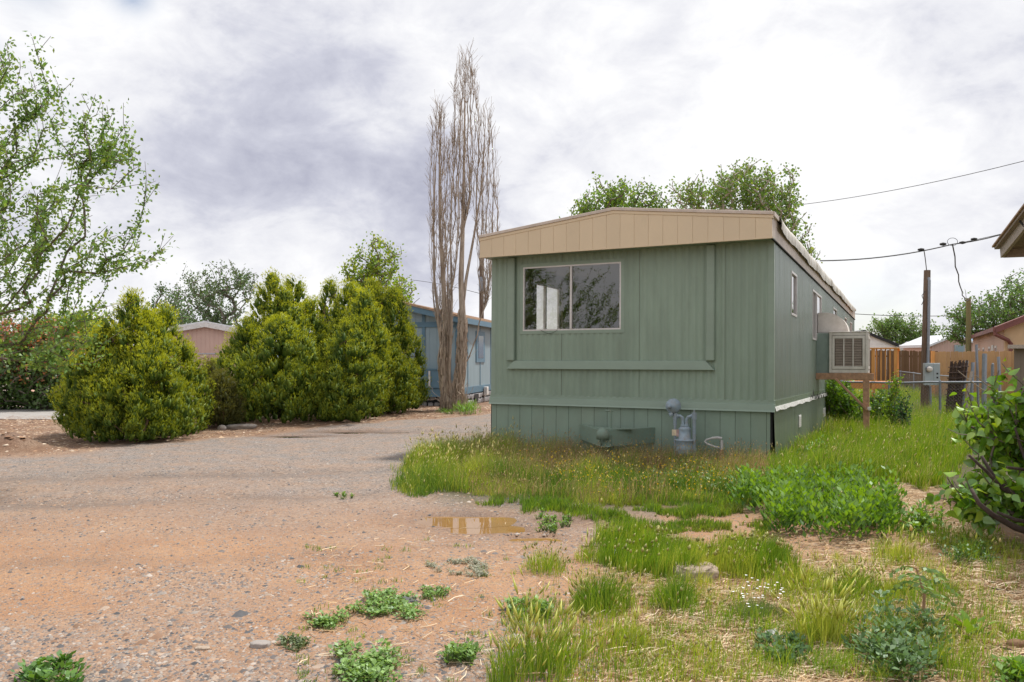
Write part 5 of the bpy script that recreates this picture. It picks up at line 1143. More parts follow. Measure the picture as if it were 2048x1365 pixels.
# ================================================================ STUFF: gravel, straw, grass, weeds
def wxy(px, py):
    "vectorised ground point"
    g = np.zeros_like(px)
    for _ in range(5):
        z = F*(HC-g)/(py-YH); x = (px-1024)/F*z; g = gh(x, z)
    return np.stack([x, z, g], 1)
def inpoly(px, py, poly):
    r = np.zeros(len(px), bool); n = len(poly); j = n-1
    for i in range(n):
        xi, yi = poly[i]; xj, yj = poly[j]; c = ((yi > py) != (yj > py)) & (px < (xj-xi)*(py-yi)/(yj-yi+1e-9)+xi); r ^= c; j = i
    return r
def sample(poly, n, edge=12, pw=1.0):
    a = np.array(poly, float); lo = a.min(0); hi = a.max(0); out = []
    m = 0
    while m < n:
        px = rng.uniform(lo[0]-edge, hi[0]+edge, n*2); u = rng.uniform(size=n*2)**pw; py = lo[1]+(hi[1]-lo[1])*u
        wv = fbm(px/40, py/18, 77)*2-1; w2 = rng.normal(size=n*2)*edge*.55; k = inpoly(px+wv*edge*3+w2, py+wv*edge*1.3+w2*.35, poly) & (py > YH+25); out.append(np.stack([px[k], py[k]], 1)); m += k.sum()
        if len(out) > 60: break
    o = np.vstack(out)[:n]; return wxy(o[:, 0], o[:, 1]), o
def in_home(P):
    q = P[:, :2]-Lc; x = q@U; y = q@VV; return (x > -.05) & (x < WD+.06) & (y > -.03) & (y < LEN)
# pebbles
def pebbles(name, label, n, gen, size, cols, seed=0, flat=.45):
    P = gen(n); n = len(P); an = 2*pi*np.arange(5)/5; T = [[cos(a), sin(a), 0] for a in an]+[[.15, .1, .55]]
    T = np.array(T); Fc = np.array([[k, (k+1) % 5, 5] for k in range(5)]); s = size*np.exp(rng.normal(size=n)*.45); jit = rng.uniform(.65, 1.25, (n, 6, 1)); rot = rng.uniform(0, 2*pi, n)
    Vt = T[None]*jit*s[:, None, None]; Vt[:, :, 0] *= rng.uniform(.9, 1.5, (n, 1)); Vt[:, 5, 2] = s*flat*rng.uniform(.5, 1.3, n); Vt[:, :5, 2] = -s[:, None]*.15
    c, s_ = np.cos(rot)[:, None], np.sin(rot)[:, None]; x = Vt[..., 0]*c-Vt[..., 1]*s_; y = Vt[..., 0]*s_+Vt[..., 1]*c; Vt[..., 0] = x; Vt[..., 1] = y
    V = (Vt+P[:, None]).reshape(-1, 3); C_ = np.array(cols)[rng.integers(0, len(cols), n)]*(1+rng.uniform(-.25, .25, (n, 1)))
    o = npmesh(name, V, (Fc[None]+np.arange(n)[:, None, None]*6).reshape(-1, 3), m_pebble, None, np.repeat(C_, 6, 0)); tag(o, label, None, kind='stuff'); return o
def gen_gravel(n):
    px = rng.uniform(-40, 1500, n*3); u = rng.uniform(size=n*3); py = 850+(1400-850)*u**.85; P = wxy(px, py)
    band = .10+.9*np.maximum(zones(P[:, 0], P[:, 1])[0], .0)+.5*sstep(.5, .66, fbm(P[:, 0]*1.4, P[:, 1]*2.2, 61)); ok = (rng.uniform(size=n*3) < band*.8) & ~in_home(P) & ((px < 1250-(py-1000)*.15)) & (zones(P[:, 0], P[:, 1])[4] < .5)
    return P[ok][:n]
GC = [(.15,.135,.13), (.28,.24,.21), (.35,.27,.21), (.21,.18,.165), (.38,.33,.29), (.28,.17,.11), (.10,.10,.105), (.36,.23,.15)]
pebbles('gravel', 'loose grey and tan gravel scattered over the dirt drive', 38000, gen_gravel, .0075, GC)
def gen_big(n):
    px = rng.uniform(-20, 1100, n); py = rng.uniform(1020, 1390, n); P = wxy(px, py); k = rng.uniform(size=n) < (.3+.9*(fbm(P[:, 0]*1.5, P[:, 1]*2.5, 90) > .52)); return P[k]
pebbles('small_stones', 'larger flat pebbles pressed into the foreground dirt', 900, gen_big, .014, GC)
def gen_right(n):
    px = rng.uniform(1150, 2080, n); py = rng.uniform(1100, 1400, n); return wxy(px, py)
pebbles('wood_chips', 'reddish brown bark chips and leaf litter among the straw', 7000, gen_right, .013, [(.30,.13,.07), (.22,.11,.07), (.38,.20,.10), (.12,.075,.05), (.45,.30,.2)], flat=.25)
def gen_mul(n):
    x = rng.uniform(-16, 1.2, n*2); y = rng.uniform(11, 25, n*2); k = zones(x, y)[2] > rng.uniform(.1, .9, n*2); x, y = x[k], y[k]; P = np.stack([x, y, gh(x, y)], 1); return P[~in_home(P)][:n]
pebbles('mulch', 'brown bark mulch and fallen needles under the juniper hedge', 16000, gen_mul, .022, [(.18,.10,.06), (.30,.18,.11), (.42,.30,.20), (.12,.07,.05), (.5,.40,.31)], flat=.3)
# straw and needles lying flat
def litter(name, label, P, ln_, wd, cols, up=.15):
    n = len(P); a = rng.uniform(0, 2*pi, n); L = ln_*rng.uniform(.4, 1.5, n); w_ = wd*rng.uniform(.6, 1.4, n); z0 = rng.uniform(.0, .02, n); z1 = z0+L*rng.uniform(-.05, up, n); bend = rng.normal(size=n)*.15*L
    d = np.stack([np.cos(a), np.sin(a)], 1); e = np.stack([-np.sin(a), np.cos(a)], 1); V = np.zeros((n, 6, 3))
    for q, (t, zc_) in enumerate(((-.5, z0), (0, (z0+z1)/2+.004), (.5, z1))):
        c = P[:, :2]+d*(t*L)[:, None]+e*(bend*(1 if q == 1 else 0))[:, None]; V[:, q*2, :2] = c-e*w_[:, None]; V[:, q*2+1, :2] = c+e*w_[:, None]; V[:, q*2, 2] = P[:, 2]+zc_; V[:, q*2+1, 2] = P[:, 2]+zc_+.002
    C_ = np.array(cols)[rng.integers(0, len(cols), n)]*(1+rng.uniform(-.25, .25, (n, 1))); Fc = np.array([[0, 1, 3, 2], [2, 3, 5, 4]])
    o = npmesh(name, V.reshape(-1, 3), (Fc[None]+np.arange(n)[:, None, None]*6).reshape(-1, 4), m_dry, None, np.repeat(C_, 6, 0)); tag(o, label, None, kind='stuff'); return o
SC = [(.62,.46,.27), (.70,.56,.36), (.48,.33,.18), (.36,.22,.12), (.76,.64,.46), (.55,.42,.26)]
n = 60000; px = rng.uniform(1080, 2090, n); py = 930+(1420-930)*rng.uniform(size=n); P = wxy(px, py); k = (zones(P[:, 0], P[:, 1])[1] > rng.uniform(.05, 1.1, n)); litter('straw', 'dry pale straw spread over the ground at the right', P[k], .11, .0016, SC)
n = 9000; x = rng.uniform(-12, 1.0, n); y = rng.uniform(12, 24, n); k = zones(x, y)[2] > .5; P = np.stack([x, y, gh(x, y)], 1)[k]; P = P[~in_home(P)]; litter('needles', 'dry twigs and needles littering the mulch strip', P, .16, .004, [(.35,.22,.13), (.5,.36,.24), (.25,.14,.09)], .1)
n = 500; px = rng.uniform(600, 1250, n); py = rng.uniform(1050, 1365, n); litter('needles', 'stray dry stems on the bare dirt by the weeds', wxy(px, py), .10, .0016, SC)
# grass
def blades(name, label, P, h, w_, cols, lean=.35, heads=0, hcol=(.55,.48,.22), hsize=.05, kind='stuff', parent=None, mat_=None, wind=(.12, -.05), seedc=0, hw=.012):
    n = len(P); h = np.asarray(h)*np.ones(n)*rng.uniform(.45, 1.2, n); a = rng.uniform(0, 2*pi, n); ld = rng.uniform(.05, 1, n)*lean; dx = np.cos(a)*ld+wind[0]; dy = np.sin(a)*ld+wind[1]
    fa = rng.uniform(0, pi, n); ex = np.cos(fa)*w_/2; ey = np.sin(fa)*w_/2; V = np.zeros((n, 5, 3))
    for q, (t, k) in enumerate(((0, 1.0), (.5, .8))):
        cx_ = P[:, 0]+dx*h*t*t; cy_ = P[:, 1]+dy*h*t*t; z = P[:, 2]+h*t*(1-.1*t)-.01*(t == 0)
        V[:, q*2] = np.stack([cx_-ex*k, cy_-ey*k, z], 1); V[:, q*2+1] = np.stack([cx_+ex*k, cy_+ey*k, z], 1)
    V[:, 4] = np.stack([P[:, 0]+dx*h, P[:, 1]+dy*h, P[:, 2]+h*(1-.35*(dx**2+dy**2))], 1)
    cols = np.array(cols); ci = np.clip((fbm(P[:, 0]*2.3+seedc, P[:, 1]*2.3, 71)*1.9-.45+rng.normal(size=n)*.28)*len(cols), 0, len(cols)-1).astype(int)
    C_ = cols[ci]*(1+rng.uniform(-.28, .28, (n, 1))); Fc = np.array([[0, 1, 3], [0, 3, 2], [2, 3, 4]]); VV_ = V.reshape(-1, 3); FF = (Fc[None]+np.arange(n)[:, None, None]*5).reshape(-1, 3); CC = np.repeat(C_, 5, 0)
    if heads:
        m = rng.uniform(size=n) < heads; tip = V[m, 4]; d = tip-V[m, 2]; d /= np.linalg.norm(d, axis=1, keepdims=True)+1e-9; k = m.sum(); R = rotmats(d, None); hs = hsize*rng.uniform(.6, 1.3, k)
        T = np.array([[0,0,0],[-1,.35,0],[0,.4,1],[1,.35,0],[0,.4,-1],[0,1,0]], float); T = T*np.array([hw/hsize, 1, hw/hsize]); Fh = np.array([[0,2,1],[0,3,2],[0,4,3],[0,1,4],[5,1,2],[5,2,3],[5,3,4],[5,4,1]])
        Vh, Fh2, kk = stamp((T, Fh), tip-d*.005, R, hs); ch = np.array(hcol)*(1+rng.uniform(-.25, .25, (k, 1))); FF = np.vstack([FF, Fh2+len(VV_)]); VV_ = np.vstack([VV_, Vh]); CC = np.vstack([CC, np.repeat(ch, kk, 0)])
    o = npmesh(name, VV_, FF, mat_ or m_grass, parent, CC)
    if parent is not None: o['kind'] = 'stuff'
    if parent is None: tag(o, label, None, kind=kind)
    return o
G1, G2, G3, G4 = (.14,.26,.03), (.25,.38,.04), (.42,.47,.08), (.54,.46,.19); BR = (.42,.28,.15)
polyA = [(790,985),(805,948),(850,918),(905,900),(985,885),(1260,905),(1545,925),(1545,985),(1480,1010),(1300,1008),(1100,1002),(950,995)]
def taper(o, poly, k=.90, lo=.45):
    a = np.array(poly, float); c = a.mean(0); q = c+(a-c)*k; ins = inpoly(o[:, 0], o[:, 1], [tuple(t) for t in q]); return np.where(ins, 1, lo)
def hmap(P, base, seed=3): return base*(.2+1.5*fbm(P[:, 0]*1.8, P[:, 1]*1.8, seed, 5))*(.75+.5*(fbm(P[:, 0]*7, P[:, 1]*7, seed+1) > .52))
P, o = sample(polyA, 62000, 14); k = ~in_home(P); P, o = P[k], o[k]; tpr = taper(o, polyA, .93, .5)
edge = sstep(1010, 940, o[:, 1])*tpr; back = sstep(965, 925, o[:, 1]-(o[:, 0]-1000)*.04)
m1 = rng.uniform(size=len(P)) < (.75*back+.25*(fbm(P[:, 0]*2.2, P[:, 1]*2.2, 15) > .5))*sstep(870, 960, o[:, 0])
blades('tall_grass', 'tall green grass with pale seed heads before the home', P[~m1], hmap(P[~m1], .10+.11*edge[~m1]), .0055, [(.11,.20,.03), G1, (.20,.30,.05), G3], .7, .015, (.46,.44,.16), .04, hw=.006)
blades('brown_grass', 'tall reddish brown dry grass along the skirting', P[m1], hmap(P[m1], .24), .0035, [BR, G4, G2, (.30,.28,.10), (.38,.25,.15)], .6, .2, (.42,.31,.15), .03, hw=.004)
P, o = sample([(820,965),(835,935),(880,905),(985,882),(1040,890),(1000,940),(870,955)], 7500, 16); P = P[~in_home(P)]
blades('yellow_grass', 'sunlit yellow grass tuft at the left corner of the home', P, hmap(P, .26), .005, [G3, G2, (.40,.43,.09), G2], .55, .09, (.60,.55,.24), .06, hw=.008)
polyB = [(1540,1000),(1548,922),(1600,890),(1662,848),(1690,818),(1700,798),(1800,792),(1995,795),(2060,800),(2060,900),(1930,905),(1890,960),(1850,985),(1790,960),(1700,965),(1600,990)]
P, o = sample(polyB, 82000, 12, 1.15); k = ~in_home(P); k &= fbm(P[:, 0]*1.7, P[:, 1]*1.7, 59) > .36; P, o = P[k], o[k]; hh = hmap(P, .24, 8)
yel = rng.uniform(size=len(P)) < .18+.55*(fbm(P[:, 0]*.9, P[:, 1]*.5, 19)-.4)
blades('lawn', 'long unmown green lawn running back beside the home', P[~yel], hh[~yel], .0075, [G1, G2, (.17,.32,.03), G2], .6, .01, (.55,.5,.22), .05, hw=.007)
blades('yellow_grass', 'yellowing seeded grass mixed through the side lawn', P[yel], hh[yel]*1.1, .0055, [G3, (.46,.47,.10), (.50,.44,.19), G2], .6, .05, (.58,.54,.22), .055, hw=.006)
P, o = sample([(1690,800),(1710,770),(2060,770),(2060,800)], 9000, 3); blades('far_lawn', 'far strip of grass behind the chain link rail', P, .35, .02, [G2, G3, G1], .4)
P, o = sample([(1190,1085),(1290,1070),(1480,1085),(1560,1105),(1590,1150),(1430,1160),(1330,1165),(1230,1150)], 16000, 16); k = fbm(P[:, 0]*3.1, P[:, 1]*3.1, 57) > .40; P = P[k]
blades('low_grass', 'patch of upright green grass around the foreground stump', P, hmap(P, .15, 12), .0042, [G1, G2, (.16,.30,.03), G3], .35, .015, (.38,.36,.12), .035)
P, o = sample([(960,1003),(1100,1005),(1500,1010),(1530,1060),(1480,1085),(1240,1060),(1180,1035),(1060,1022),(960,1015)], 17000, 12); k = fbm(P[:, 0]*3.3, P[:, 1]*3.3, 58) > .44; P = P[k]
blades('clover_grass', 'low weedy green cover between the puddles and the tall grass', P, hmap(P, .075, 14), .0065, [G1, (.12,.22,.03), G2, (.2,.24,.04)], .7)
P, o = sample([(1560,1000),(1900,1000),(2060,1130),(1700,1130)], 5000, 20); k = fbm(P[:, 0]*2.2, P[:, 1]*2.2, 44) > .5; blades('thin_grass', 'thin scattered grass by the straw path', P[k], hmap(P[k], .14), .0045, [G1, G2, G3], .5, .05)
P, o = sample([(1150,1165),(1900,1120),(2060,1300),(2060,1390),(1000,1390),(1030,1240)], 10500, 20); k = fbm(P[:, 0]*2.6+5, P[:, 1]*2.6, 45) > .48; blades('thin_grass', 'thin scattered grass growing through the foreground straw', P[k], hmap(P[k], .12), .0036, [G1, G2, G2, G3], .5, .05, (.42,.40,.16), .03, hw=.006)
n = 480; px = rng.uniform(1080, 2050, n); py = rng.uniform(1040, 1370, n); C0 = wxy(px, py); k = zones(C0[:, 0], C0[:, 1])[1] > .35; C0 = C0[k]; m = 26
Pn = np.repeat(C0, m, 0)+np.stack([rng.normal(size=len(C0)*m)*.03, rng.normal(size=len(C0)*m)*.03, np.zeros(len(C0)*m)], 1); blades('straw_tufts', 'little green grass tufts coming up through the straw', Pn, .10, .0036, [G2, G1, G2, G3], .8)
n = 90; px = rng.uniform(560, 1150, n); py = rng.uniform(1080, 1380, n); C0 = wxy(px, py); Pn = np.repeat(C0, 14, 0)+np.stack([rng.normal(size=n*14)*.02, rng.normal(size=n*14)*.02, np.zeros(n*14)], 1); blades('dirt_sprouts', 'tiny green sprouts dotted over the bare dirt', Pn, .035, .0045, [G1, (.20,.28,.07), G2], 1.1)
# yellow flower specks
P, o = sample([(1000,900),(1480,925),(1500,1020),(1100,1000)], 900, 10); V, Fc, k = stamp(LEAF4, P+np.array([0, 0, 1])*rng.uniform(.06, .3, (len(P), 1)), rotmats(rng.normal(size=(len(P), 3))+[0, 0, .5], None), .016, 1.2)
o = npmesh('yellow_flowers', V, Fc, m_leaf, None, np.repeat(hsv_jit((.62,.46,.03), len(P)), 4, 0)); tag(o, 'tiny yellow wildflowers sprinkled through the tall grass', None, kind='stuff')
# leafy weeds
def weed(name, label, poly, n, h, size, cols, cat='weed patch', dens=1, group=None, up=.6, wsc=.7, tmpl=LEAF4, ed=8, mat_=None, per=16):
    nc = max(3, int(n/per)); P, o = sample(poly, nc*2, ed); q = fbm(P[:, 0]*9, P[:, 1]*9, 23); kk_ = np.argsort(-(q+rng.uniform(0, .5, nc*2)))[:nc]; P, o = P[kk_], o[kk_]; c0 = P.mean(0); t_ = thing(name, label, cat, c0, 0, group)
    if per == 8: h = h*.65; size = size*.85
    ch = h*(.45+.8*rng.uniform(size=nc)); cr_ = (size*1.1+h*.25)*rng.uniform(.6, 1.4, nc); ci_ = rng.integers(0, nc, n); a = rng.uniform(0, 2*pi, n); u = rng.uniform(size=n)**.7
    hz_ = ch[ci_]*(rng.uniform(size=n)**.7); out = np.stack([np.cos(a), np.sin(a), 0*a], 1); Q = P[ci_]+out*(cr_[ci_]*u*(1.1-.5*hz_/h))[:, None]; Q[:, 2] += hz_+.004
    dr = out*1.0+rng.normal(size=(n, 3))*.3+np.array([0, 0, up]); R = rotmats(dr, None)
    x_ = np.cross(dr, [0, 0, 1.0])+rng.normal(size=(n, 3))*.35; x_ /= np.linalg.norm(x_, axis=1, keepdims=True); dn = dr/np.linalg.norm(dr, axis=1, keepdims=True); x_ -= dn*(x_*dn).sum(1, keepdims=True); x_ /= np.linalg.norm(x_, axis=1, keepdims=True); R = np.stack([x_, dn, np.cross(x_, dn)], 2)
    V, Fc, k = stamp(tmpl, Q-c0, R, size*rng.uniform(.55, 1.3, n), wsc); ci = np.clip(hz_/h+rng.normal(size=n)*.25, 0, 1)[:, None]; c = np.array(cols[0])*(1-ci)+np.array(cols[1])*ci; c *= 1+rng.uniform(-.2, .2, (n, 1))
    npmesh('foliage', V, Fc, mat_ or m_leafg, t_, np.repeat(c, k, 0)); w = MB()
    for q in rng.choice(n, min(n, 160), replace=False): w.tube([P[ci_[q]]-c0-[0, 0, .01], Q[q]-c0], [.003, .0015], 3, False)
    tag(w.build('stems', m_stem, t_), None, None, kind='stuff'); return t_
m_stem = pm('green_stem', (.12,.17,.05), .7, .2)
LW1 = ((.07,.18,.02), (.20,.36,.04))
weed('leafy_weed_patch', 'big bright green mound of leafy weeds left of the straw path', [(1470,1000),(1530,985),(1640,975),(1740,985),(1795,1015),(1800,1050),(1770,1078),(1660,1090),(1560,1078),(1490,1040)], 7000, .27, .055, LW1, wsc=.5, up=1.5, per=26, mat_=m_leaf)
weed('leafy_weed_patch', 'smaller leafy green weed clump right of the big mound', [(1810,1045),(1850,1030),(1900,1050),(1895,1085),(1830,1085)], 500, .14, .045, LW1, wsc=.5)
weed('leafy_weed_patch', 'dark green feathery weed clump below the lilac bush', [(1880,1105),(1930,1090),(1980,1105),(1975,1135),(1900,1135)], 700, .10, .03, ((.05,.13,.02), (.11,.22,.03)), wsc=.4)
weed('leafy_weed_patch', 'green weeds in the middle distance under the tall grass edge', [(1290,960),(1400,950),(1480,975),(1440,1000),(1320,995)], 900, .2, .035, ((.06,.13,.02), (.13,.23,.03)), wsc=.45)
BL = ((.10,.21,.04), (.25,.40,.10))
weed('leafy_weed_patch', 'leafy weeds in the lawn edge just right of the corner of the home', [(1590,905),(1640,885),(1690,890),(1680,925),(1610,935)], 1000, .2, .045, LW1, wsc=.45, up=1.2, mat_=m_leaf)
weed('sprawling_weed', 'widest flat weed mat on the bare dirt left of centre', [(695,1205),(740,1190),(800,1188),(840,1205),(845,1235),(790,1245),(720,1232)], 1300, .045, .028, BL, up=.45, per=8)
weed('sprawling_weed', 'small flat weed just right of the widest mat', [(835,1180),(880,1180),(895,1192),(850,1200)], 260, .04, .024, BL, up=.45, per=8)
weed('sprawling_weed', 'flat green weed at the upper left of the mat group', [(615,1235),(655,1222),(690,1240),(670,1262),(625,1260)], 420, .045, .026, BL, up=.45, per=8)
weed('sprawling_weed', 'grey green rosette beside the pale flat stone', [(555,1285),(590,1275),(615,1292),(580,1305)], 220, .04, .022, ((.10,.14,.06), (.18,.23,.10)), up=.45, per=8)
weed('sprawling_weed', 'leafy weed cluster at the bottom edge left of the foxtails', [(690,1300),(760,1290),(800,1330),(790,1380),(700,1380),(660,1340)], 1200, .06, .030, BL, up=.45, per=8)
weed('sprawling_weed', 'dark leafy rosette right of the bottom weed cluster', [(905,1308),(945,1305),(955,1335),(900,1335)], 260, .05, .028, BL, up=.8)
weed('sprawling_weed', 'broad leafy weed at the bottom left corner', [(100,1335),(150,1325),(170,1350),(140,1385),(60,1385),(60,1355)], 480, .06, .032, ((.05,.15,.02), (.13,.26,.04)), up=.8)
weed('sprawling_weed', 'dark leaves under the single foxtail stem right of centre', [(1020,1215),(1090,1210),(1110,1235),(1040,1240)], 300, .05, .03, BL, up=.8)
weed('sprawling_weed', 'blue green leafy weeds in the lower right straw', [(1740,1260),(1800,1235),(1880,1250),(1900,1330),(1860,1385),(1760,1385),(1720,1320)], 1500, .12, .036, ((.05,.12,.03), (.13,.23,.07)), up=.7, wsc=.55)
weed('sprawling_weed', 'blue green weed beside the scrap of white plastic', [(1520,1290),(1560,1280),(1610,1310),(1580,1340),(1530,1325)], 420, .06, .03, ((.05,.12,.04), (.12,.22,.08)), up=.8)
weed('sprawling_weed', 'leafy weed at the very bottom right corner', [(1990,1350),(2048,1340),(2060,1390),(1990,1390)], 260, .07, .035, LW1, up=.8)
weed('sprawling_weed', 'tiny plant cluster beside the largest puddle', [(1040,1058),(1100,1045),(1150,1055),(1110,1070)], 260, .05, .02, LW1, up=.8)
weed('sprawling_weed', 'short green weeds on the puddle bank', [(1060,1030),(1130,1035),(1160,1045),(1090,1050)], 240, .05, .02, LW1, up=.8)
weed('sprawling_weed', 'fine green weeds growing at the left of the tall grass', [(670,995),(700,990),(730,998),(700,1005)], 120, .04, .02, LW1, up=.8)
weed('silver_mat_plant', 'pale silvery mat of ground plant on the bare dirt', [(860,1135),(905,1118),(960,1122),(985,1142),(930,1158),(880,1155)], 2600, .018, .011, ((.24,.25,.17), (.42,.43,.33)), up=.3, cat='ground plant', mat_=m_leaf)
weed('bright_tuft', 'vivid green grass tuft at the foot of the bare poplar', [(915,826),(932,816),(952,816),(955,828),(925,832)], 700, .22, .12, ((.10,.26,.02), (.20,.40,.03)), up=1.2, wsc=.12, cat='grass tuft', mat_=m_leaf)
weed('bright_tuft', 'small green tuft just left of the bare poplar foot', [(870,826),(885,820),(897,826),(885,830)], 200, .1, .08, ((.10,.24,.02), (.18,.36,.03)), up=1.2, wsc=.12, cat='grass tuft', mat_=m_leaf)
# foxtail clumps: things with blades and heads
def clump(label, px, py, rpx, n, h, heads, hcol=(.52,.54,.14), hs=.07, cols=(G1, G2, G3), name='grass_clump', w_=.0035, hw=.0055, cat='grass clump'):
    t = rng.uniform(0, 2*pi, n); u = rng.uniform(size=n)**.75; r = u*rpx*(.8+.5*fbm(t*1.3+px, t*0+py, 4)); P = wxy(px+np.cos(t)*r, py+np.sin(t)*r*.35); c0 = P.mean(0); t_ = thing(name, label, cat, c0)
    Q = P-c0; L = (1.1-.55*u**2)*h; out = Q[:, :2]/(np.abs(Q[:, :2]).max()+1e-6)
    k = rng.uniform(size=n) < .5
    for m, wd in ((k & (out[:, 0] < 0), (-.25, -.1)), (k & (out[:, 0] >= 0), (.3, -.05)), (~k, (.05, .0))):
        if m.sum() > 2: blades('blades', None, Q[m], L[m], w_, cols, .45, heads, hcol, hs, parent=t_, hw=hw, wind=wd, seedc=px)
    return t_
clump('foreground clump of foxtail grass with plump yellow green heads', 1070, 1345, 75, 420, .27, .13, hs=.085, hw=.0065)
clump('foxtail clump leaning left at the bottom of the picture', 1010, 1372, 40, 160, .22, .14, hs=.07)
clump('single tall foxtail stems above dark leaves right of centre', 1068, 1238, 12, 24, .26, .2, hs=.07)
clump('tall green and rust foxtail clump before the low grass patch', 1205, 1215, 62, 900, .22, .10, (.42,.42,.10), .05)
clump('dense narrow green grass clump in front of the stump', 1350, 1215, 44, 750, .20, .03, (.4,.4,.15), .03)
clump('thin seeded grass clump right of the puddles', 1090, 1140, 48, 420, .14, .14, (.36,.34,.10), .035)
clump('yellow green foxtails in the straw right of the white daisies', 1640, 1285, 62, 520, .26, .14, (.52,.54,.12), .085, hw=.0065)
clump('foxtails just left of the seedling tree', 1710, 1195, 50, 420, .20, .12, (.44,.45,.12), .05)
clump('feathery grass clump by the wood edge of the low patch', 1600, 1180, 60, 500, .2, .08, (.44,.42,.15), .04)
clump('green grass tuft below the leafy mound, left side', 1500, 1150, 40, 420, .16, .08, (.40,.38,.12), .035)
clump('fine green grass tuft under the seedling tree', 1790, 1195, 46, 380, .14, .03)
clump('fine grass tuft between leafy mound and lilac bush', 1800, 1120, 50, 420, .15, .05)
clump('green tuft beside the wood chips on the far right', 1945, 1115, 36, 260, .16, .04)
clump('bluish grass tuft of the daisy plants', 1510, 1235, 60, 900, .10, .0, cols=((.10,.17,.05), (.16,.23,.08)), w_=.0025)
clump('young green grass at the bottom centre edge', 1260, 1290, 50, 260, .12, .04)
clump('sparse grass tuft at the lower right of the straw', 1880, 1190, 40, 160, .13, .05)
clump('low green tuft beside the foxtail clump at the bottom', 1130, 1325, 40, 160, .08, .0)
clump('bright grass tuft left of the white rag', 1180, 1120, 30, 260, .12, .05)
# daisies
P, o = sample([(1470,1185),(1500,1178),(1560,1195),(1570,1250),(1530,1262),(1480,1240)], 34, 5)
da = thing('daisy_patch', 'small white daisies scattered over grey green tufts', 'wildflowers', P.mean(0))
for q in P:
    w = MB(); c = q-P.mean(0)+np.array([0, 0, random.uniform(.06, .11)]); pet = []
    for k in range(9):
        a = 2*pi*k/9; pet.append(c+np.array([cos(a)*.008, sin(a)*.008, .003]))
    w.add([c]+pet, [(0, k+1, (k+1) % 9+1) for k in range(9)]); w.build('daisy', m_plastic, da)
# seedling tree in the lower right
sb = np.array(gp(1845, 1250)); st = thing('seedling_tree', 'spindly seedling tree with drooping fern like leaves in the straw', 'sapling', sb)
sH = 125*sb[1]/F; MB().tube([(0,0,-.02), (.01,0,sH*.5), (-.035,0,sH*.92)], [.009, .007, .004], 7).build('stem', m_woodred, st)
w_ = MB(); LV = []; LD = []
for k in range(11):
    a = k*2.4; zb_ = sH*(.45+.045*k) ; L = sH*random.uniform(.40, .62)*(1-.03*k); pts = [np.array([-.01*k/5+cos(a)*L*t, sin(a)*L*t, zb_+L*(.75*t-.95*t*t)]) for t in np.linspace(0, 1, 9)]
    w_.tube(pts, .0016, 3)
    for i_ in range(2, 9):
        for sg in (-1, 1): LV.append(pts[i_]); LD.append(np.array([-sin(a)*sg+cos(a)*.5, cos(a)*sg+sin(a)*.5, -.35]))
w_.build('leaf_stalks', m_stem, st); LV = np.array(LV); V, Fc, k = stamp(LEAF4, LV, rotmats(np.array(LD), None), .042*rng.uniform(.7, 1.1, len(LV)), .55); npmesh('leaflets', V, Fc, m_leaf, st, np.repeat(hsv_jit((.16,.28,.07), len(LV)), 4, 0))['kind'] = 'stuff'
sp_ = gp(1670, 1285); 
sm = weed('small_seedling', 'small bright seedling with upright leaves in the wood chips', [(1925,1275),(1940,1262),(1955,1275),(1942,1285)], 26, .08, .06, ((.12,.24,.02), (.2,.34,.04)), up=1.0, cat='seedling', tmpl=LEAF8, ed=1)
# stumps, rocks, debris
def lump(name, label, px, py, sx, sy, sz, mat, cat, seed, rough=.12, flat_top=.0, rz=0, seg=(40, 16)):
    x, y, g = gp(px, py); V = []; ns, nr_ = seg
    for j_ in range(nr_+1):
        ph_ = pi*j_/nr_; 
        for k in range(ns):
            a = 2*pi*k/ns; r = 1+rough*2*(fbm(cos(a)*1.7+seed+2, sin(a)*1.7+ph_*1.2, seed)-.5); sq = (abs(cos(a))**4+abs(sin(a))**4)**-.12
            zq = cos(ph_); zq = np.sign(zq)*abs(zq)**(1-flat_top*.6); rr_ = sin(ph_)**(1-flat_top*.75)
            r2 = 1+rough*.5*(fbm(a*5+seed, ph_*6, seed+3)-.5)*(1 if 0 < j_ < nr_ else 0); V.append((sx*rr_*cos(a)*r*sq*r2, sy*rr_*sin(a)*r*sq*r2, sz*zq*(1+rough*1.5*(fbm(cos(a)*rr_*4+seed, sin(a)*rr_*4, seed+5)-.5))))
    Fq = [(j_*ns+k, j_*ns+(k+1) % ns, (j_+1)*ns+(k+1) % ns, (j_+1)*ns+k) for j_ in range(nr_) for k in range(ns)]
    o = MB().add(V, [f[::-1] for f in Fq]).build(name, mat, None, smooth=True); o.location = (x, y, g+sz*.35); o.rotation_euler = (0, 0, rz); tag(o, label, cat); return o
lump('tree_stump', 'pale sawn stump standing in the low grass in the foreground', 1388, 1152, .15, .12, .055, m_stump, 'stump', 3, .26, .9)
lump('tree_stump', 'low weathered stump in the tall grass near the corner of the home', 1578, 950, .17, .12, .05, m_stump, 'stump', 5, .2, .85)
lump('flat_rock', 'flat grey slab of rock lying on the mulch by the junipers', 484, 857, .30, .18, .06, m_rock, 'rock', 7, .2, .7)
lump('small_rock', 'small bluish rock left of the flat slab', 444, 860, .08, .07, .07, m_rock, 'rock', 8, .2)
lump('flat_stone', 'pale grey flat stone beside the small weeds on the dirt', 520, 1293, .05, .035, .018, m_rock, 'rock', 9, .2, .6)
lump('flat_stone', 'tan irregular flat stone left of the grey one', 405, 1298, .035, .02, .008, m_stump, 'rock', 10, .25, .6)
lump('brown_rock', 'reddish rock half sunk under the lilac bush', 1998, 1105, .05, .04, .03, m_fencebr, 'rock', 11, .2)
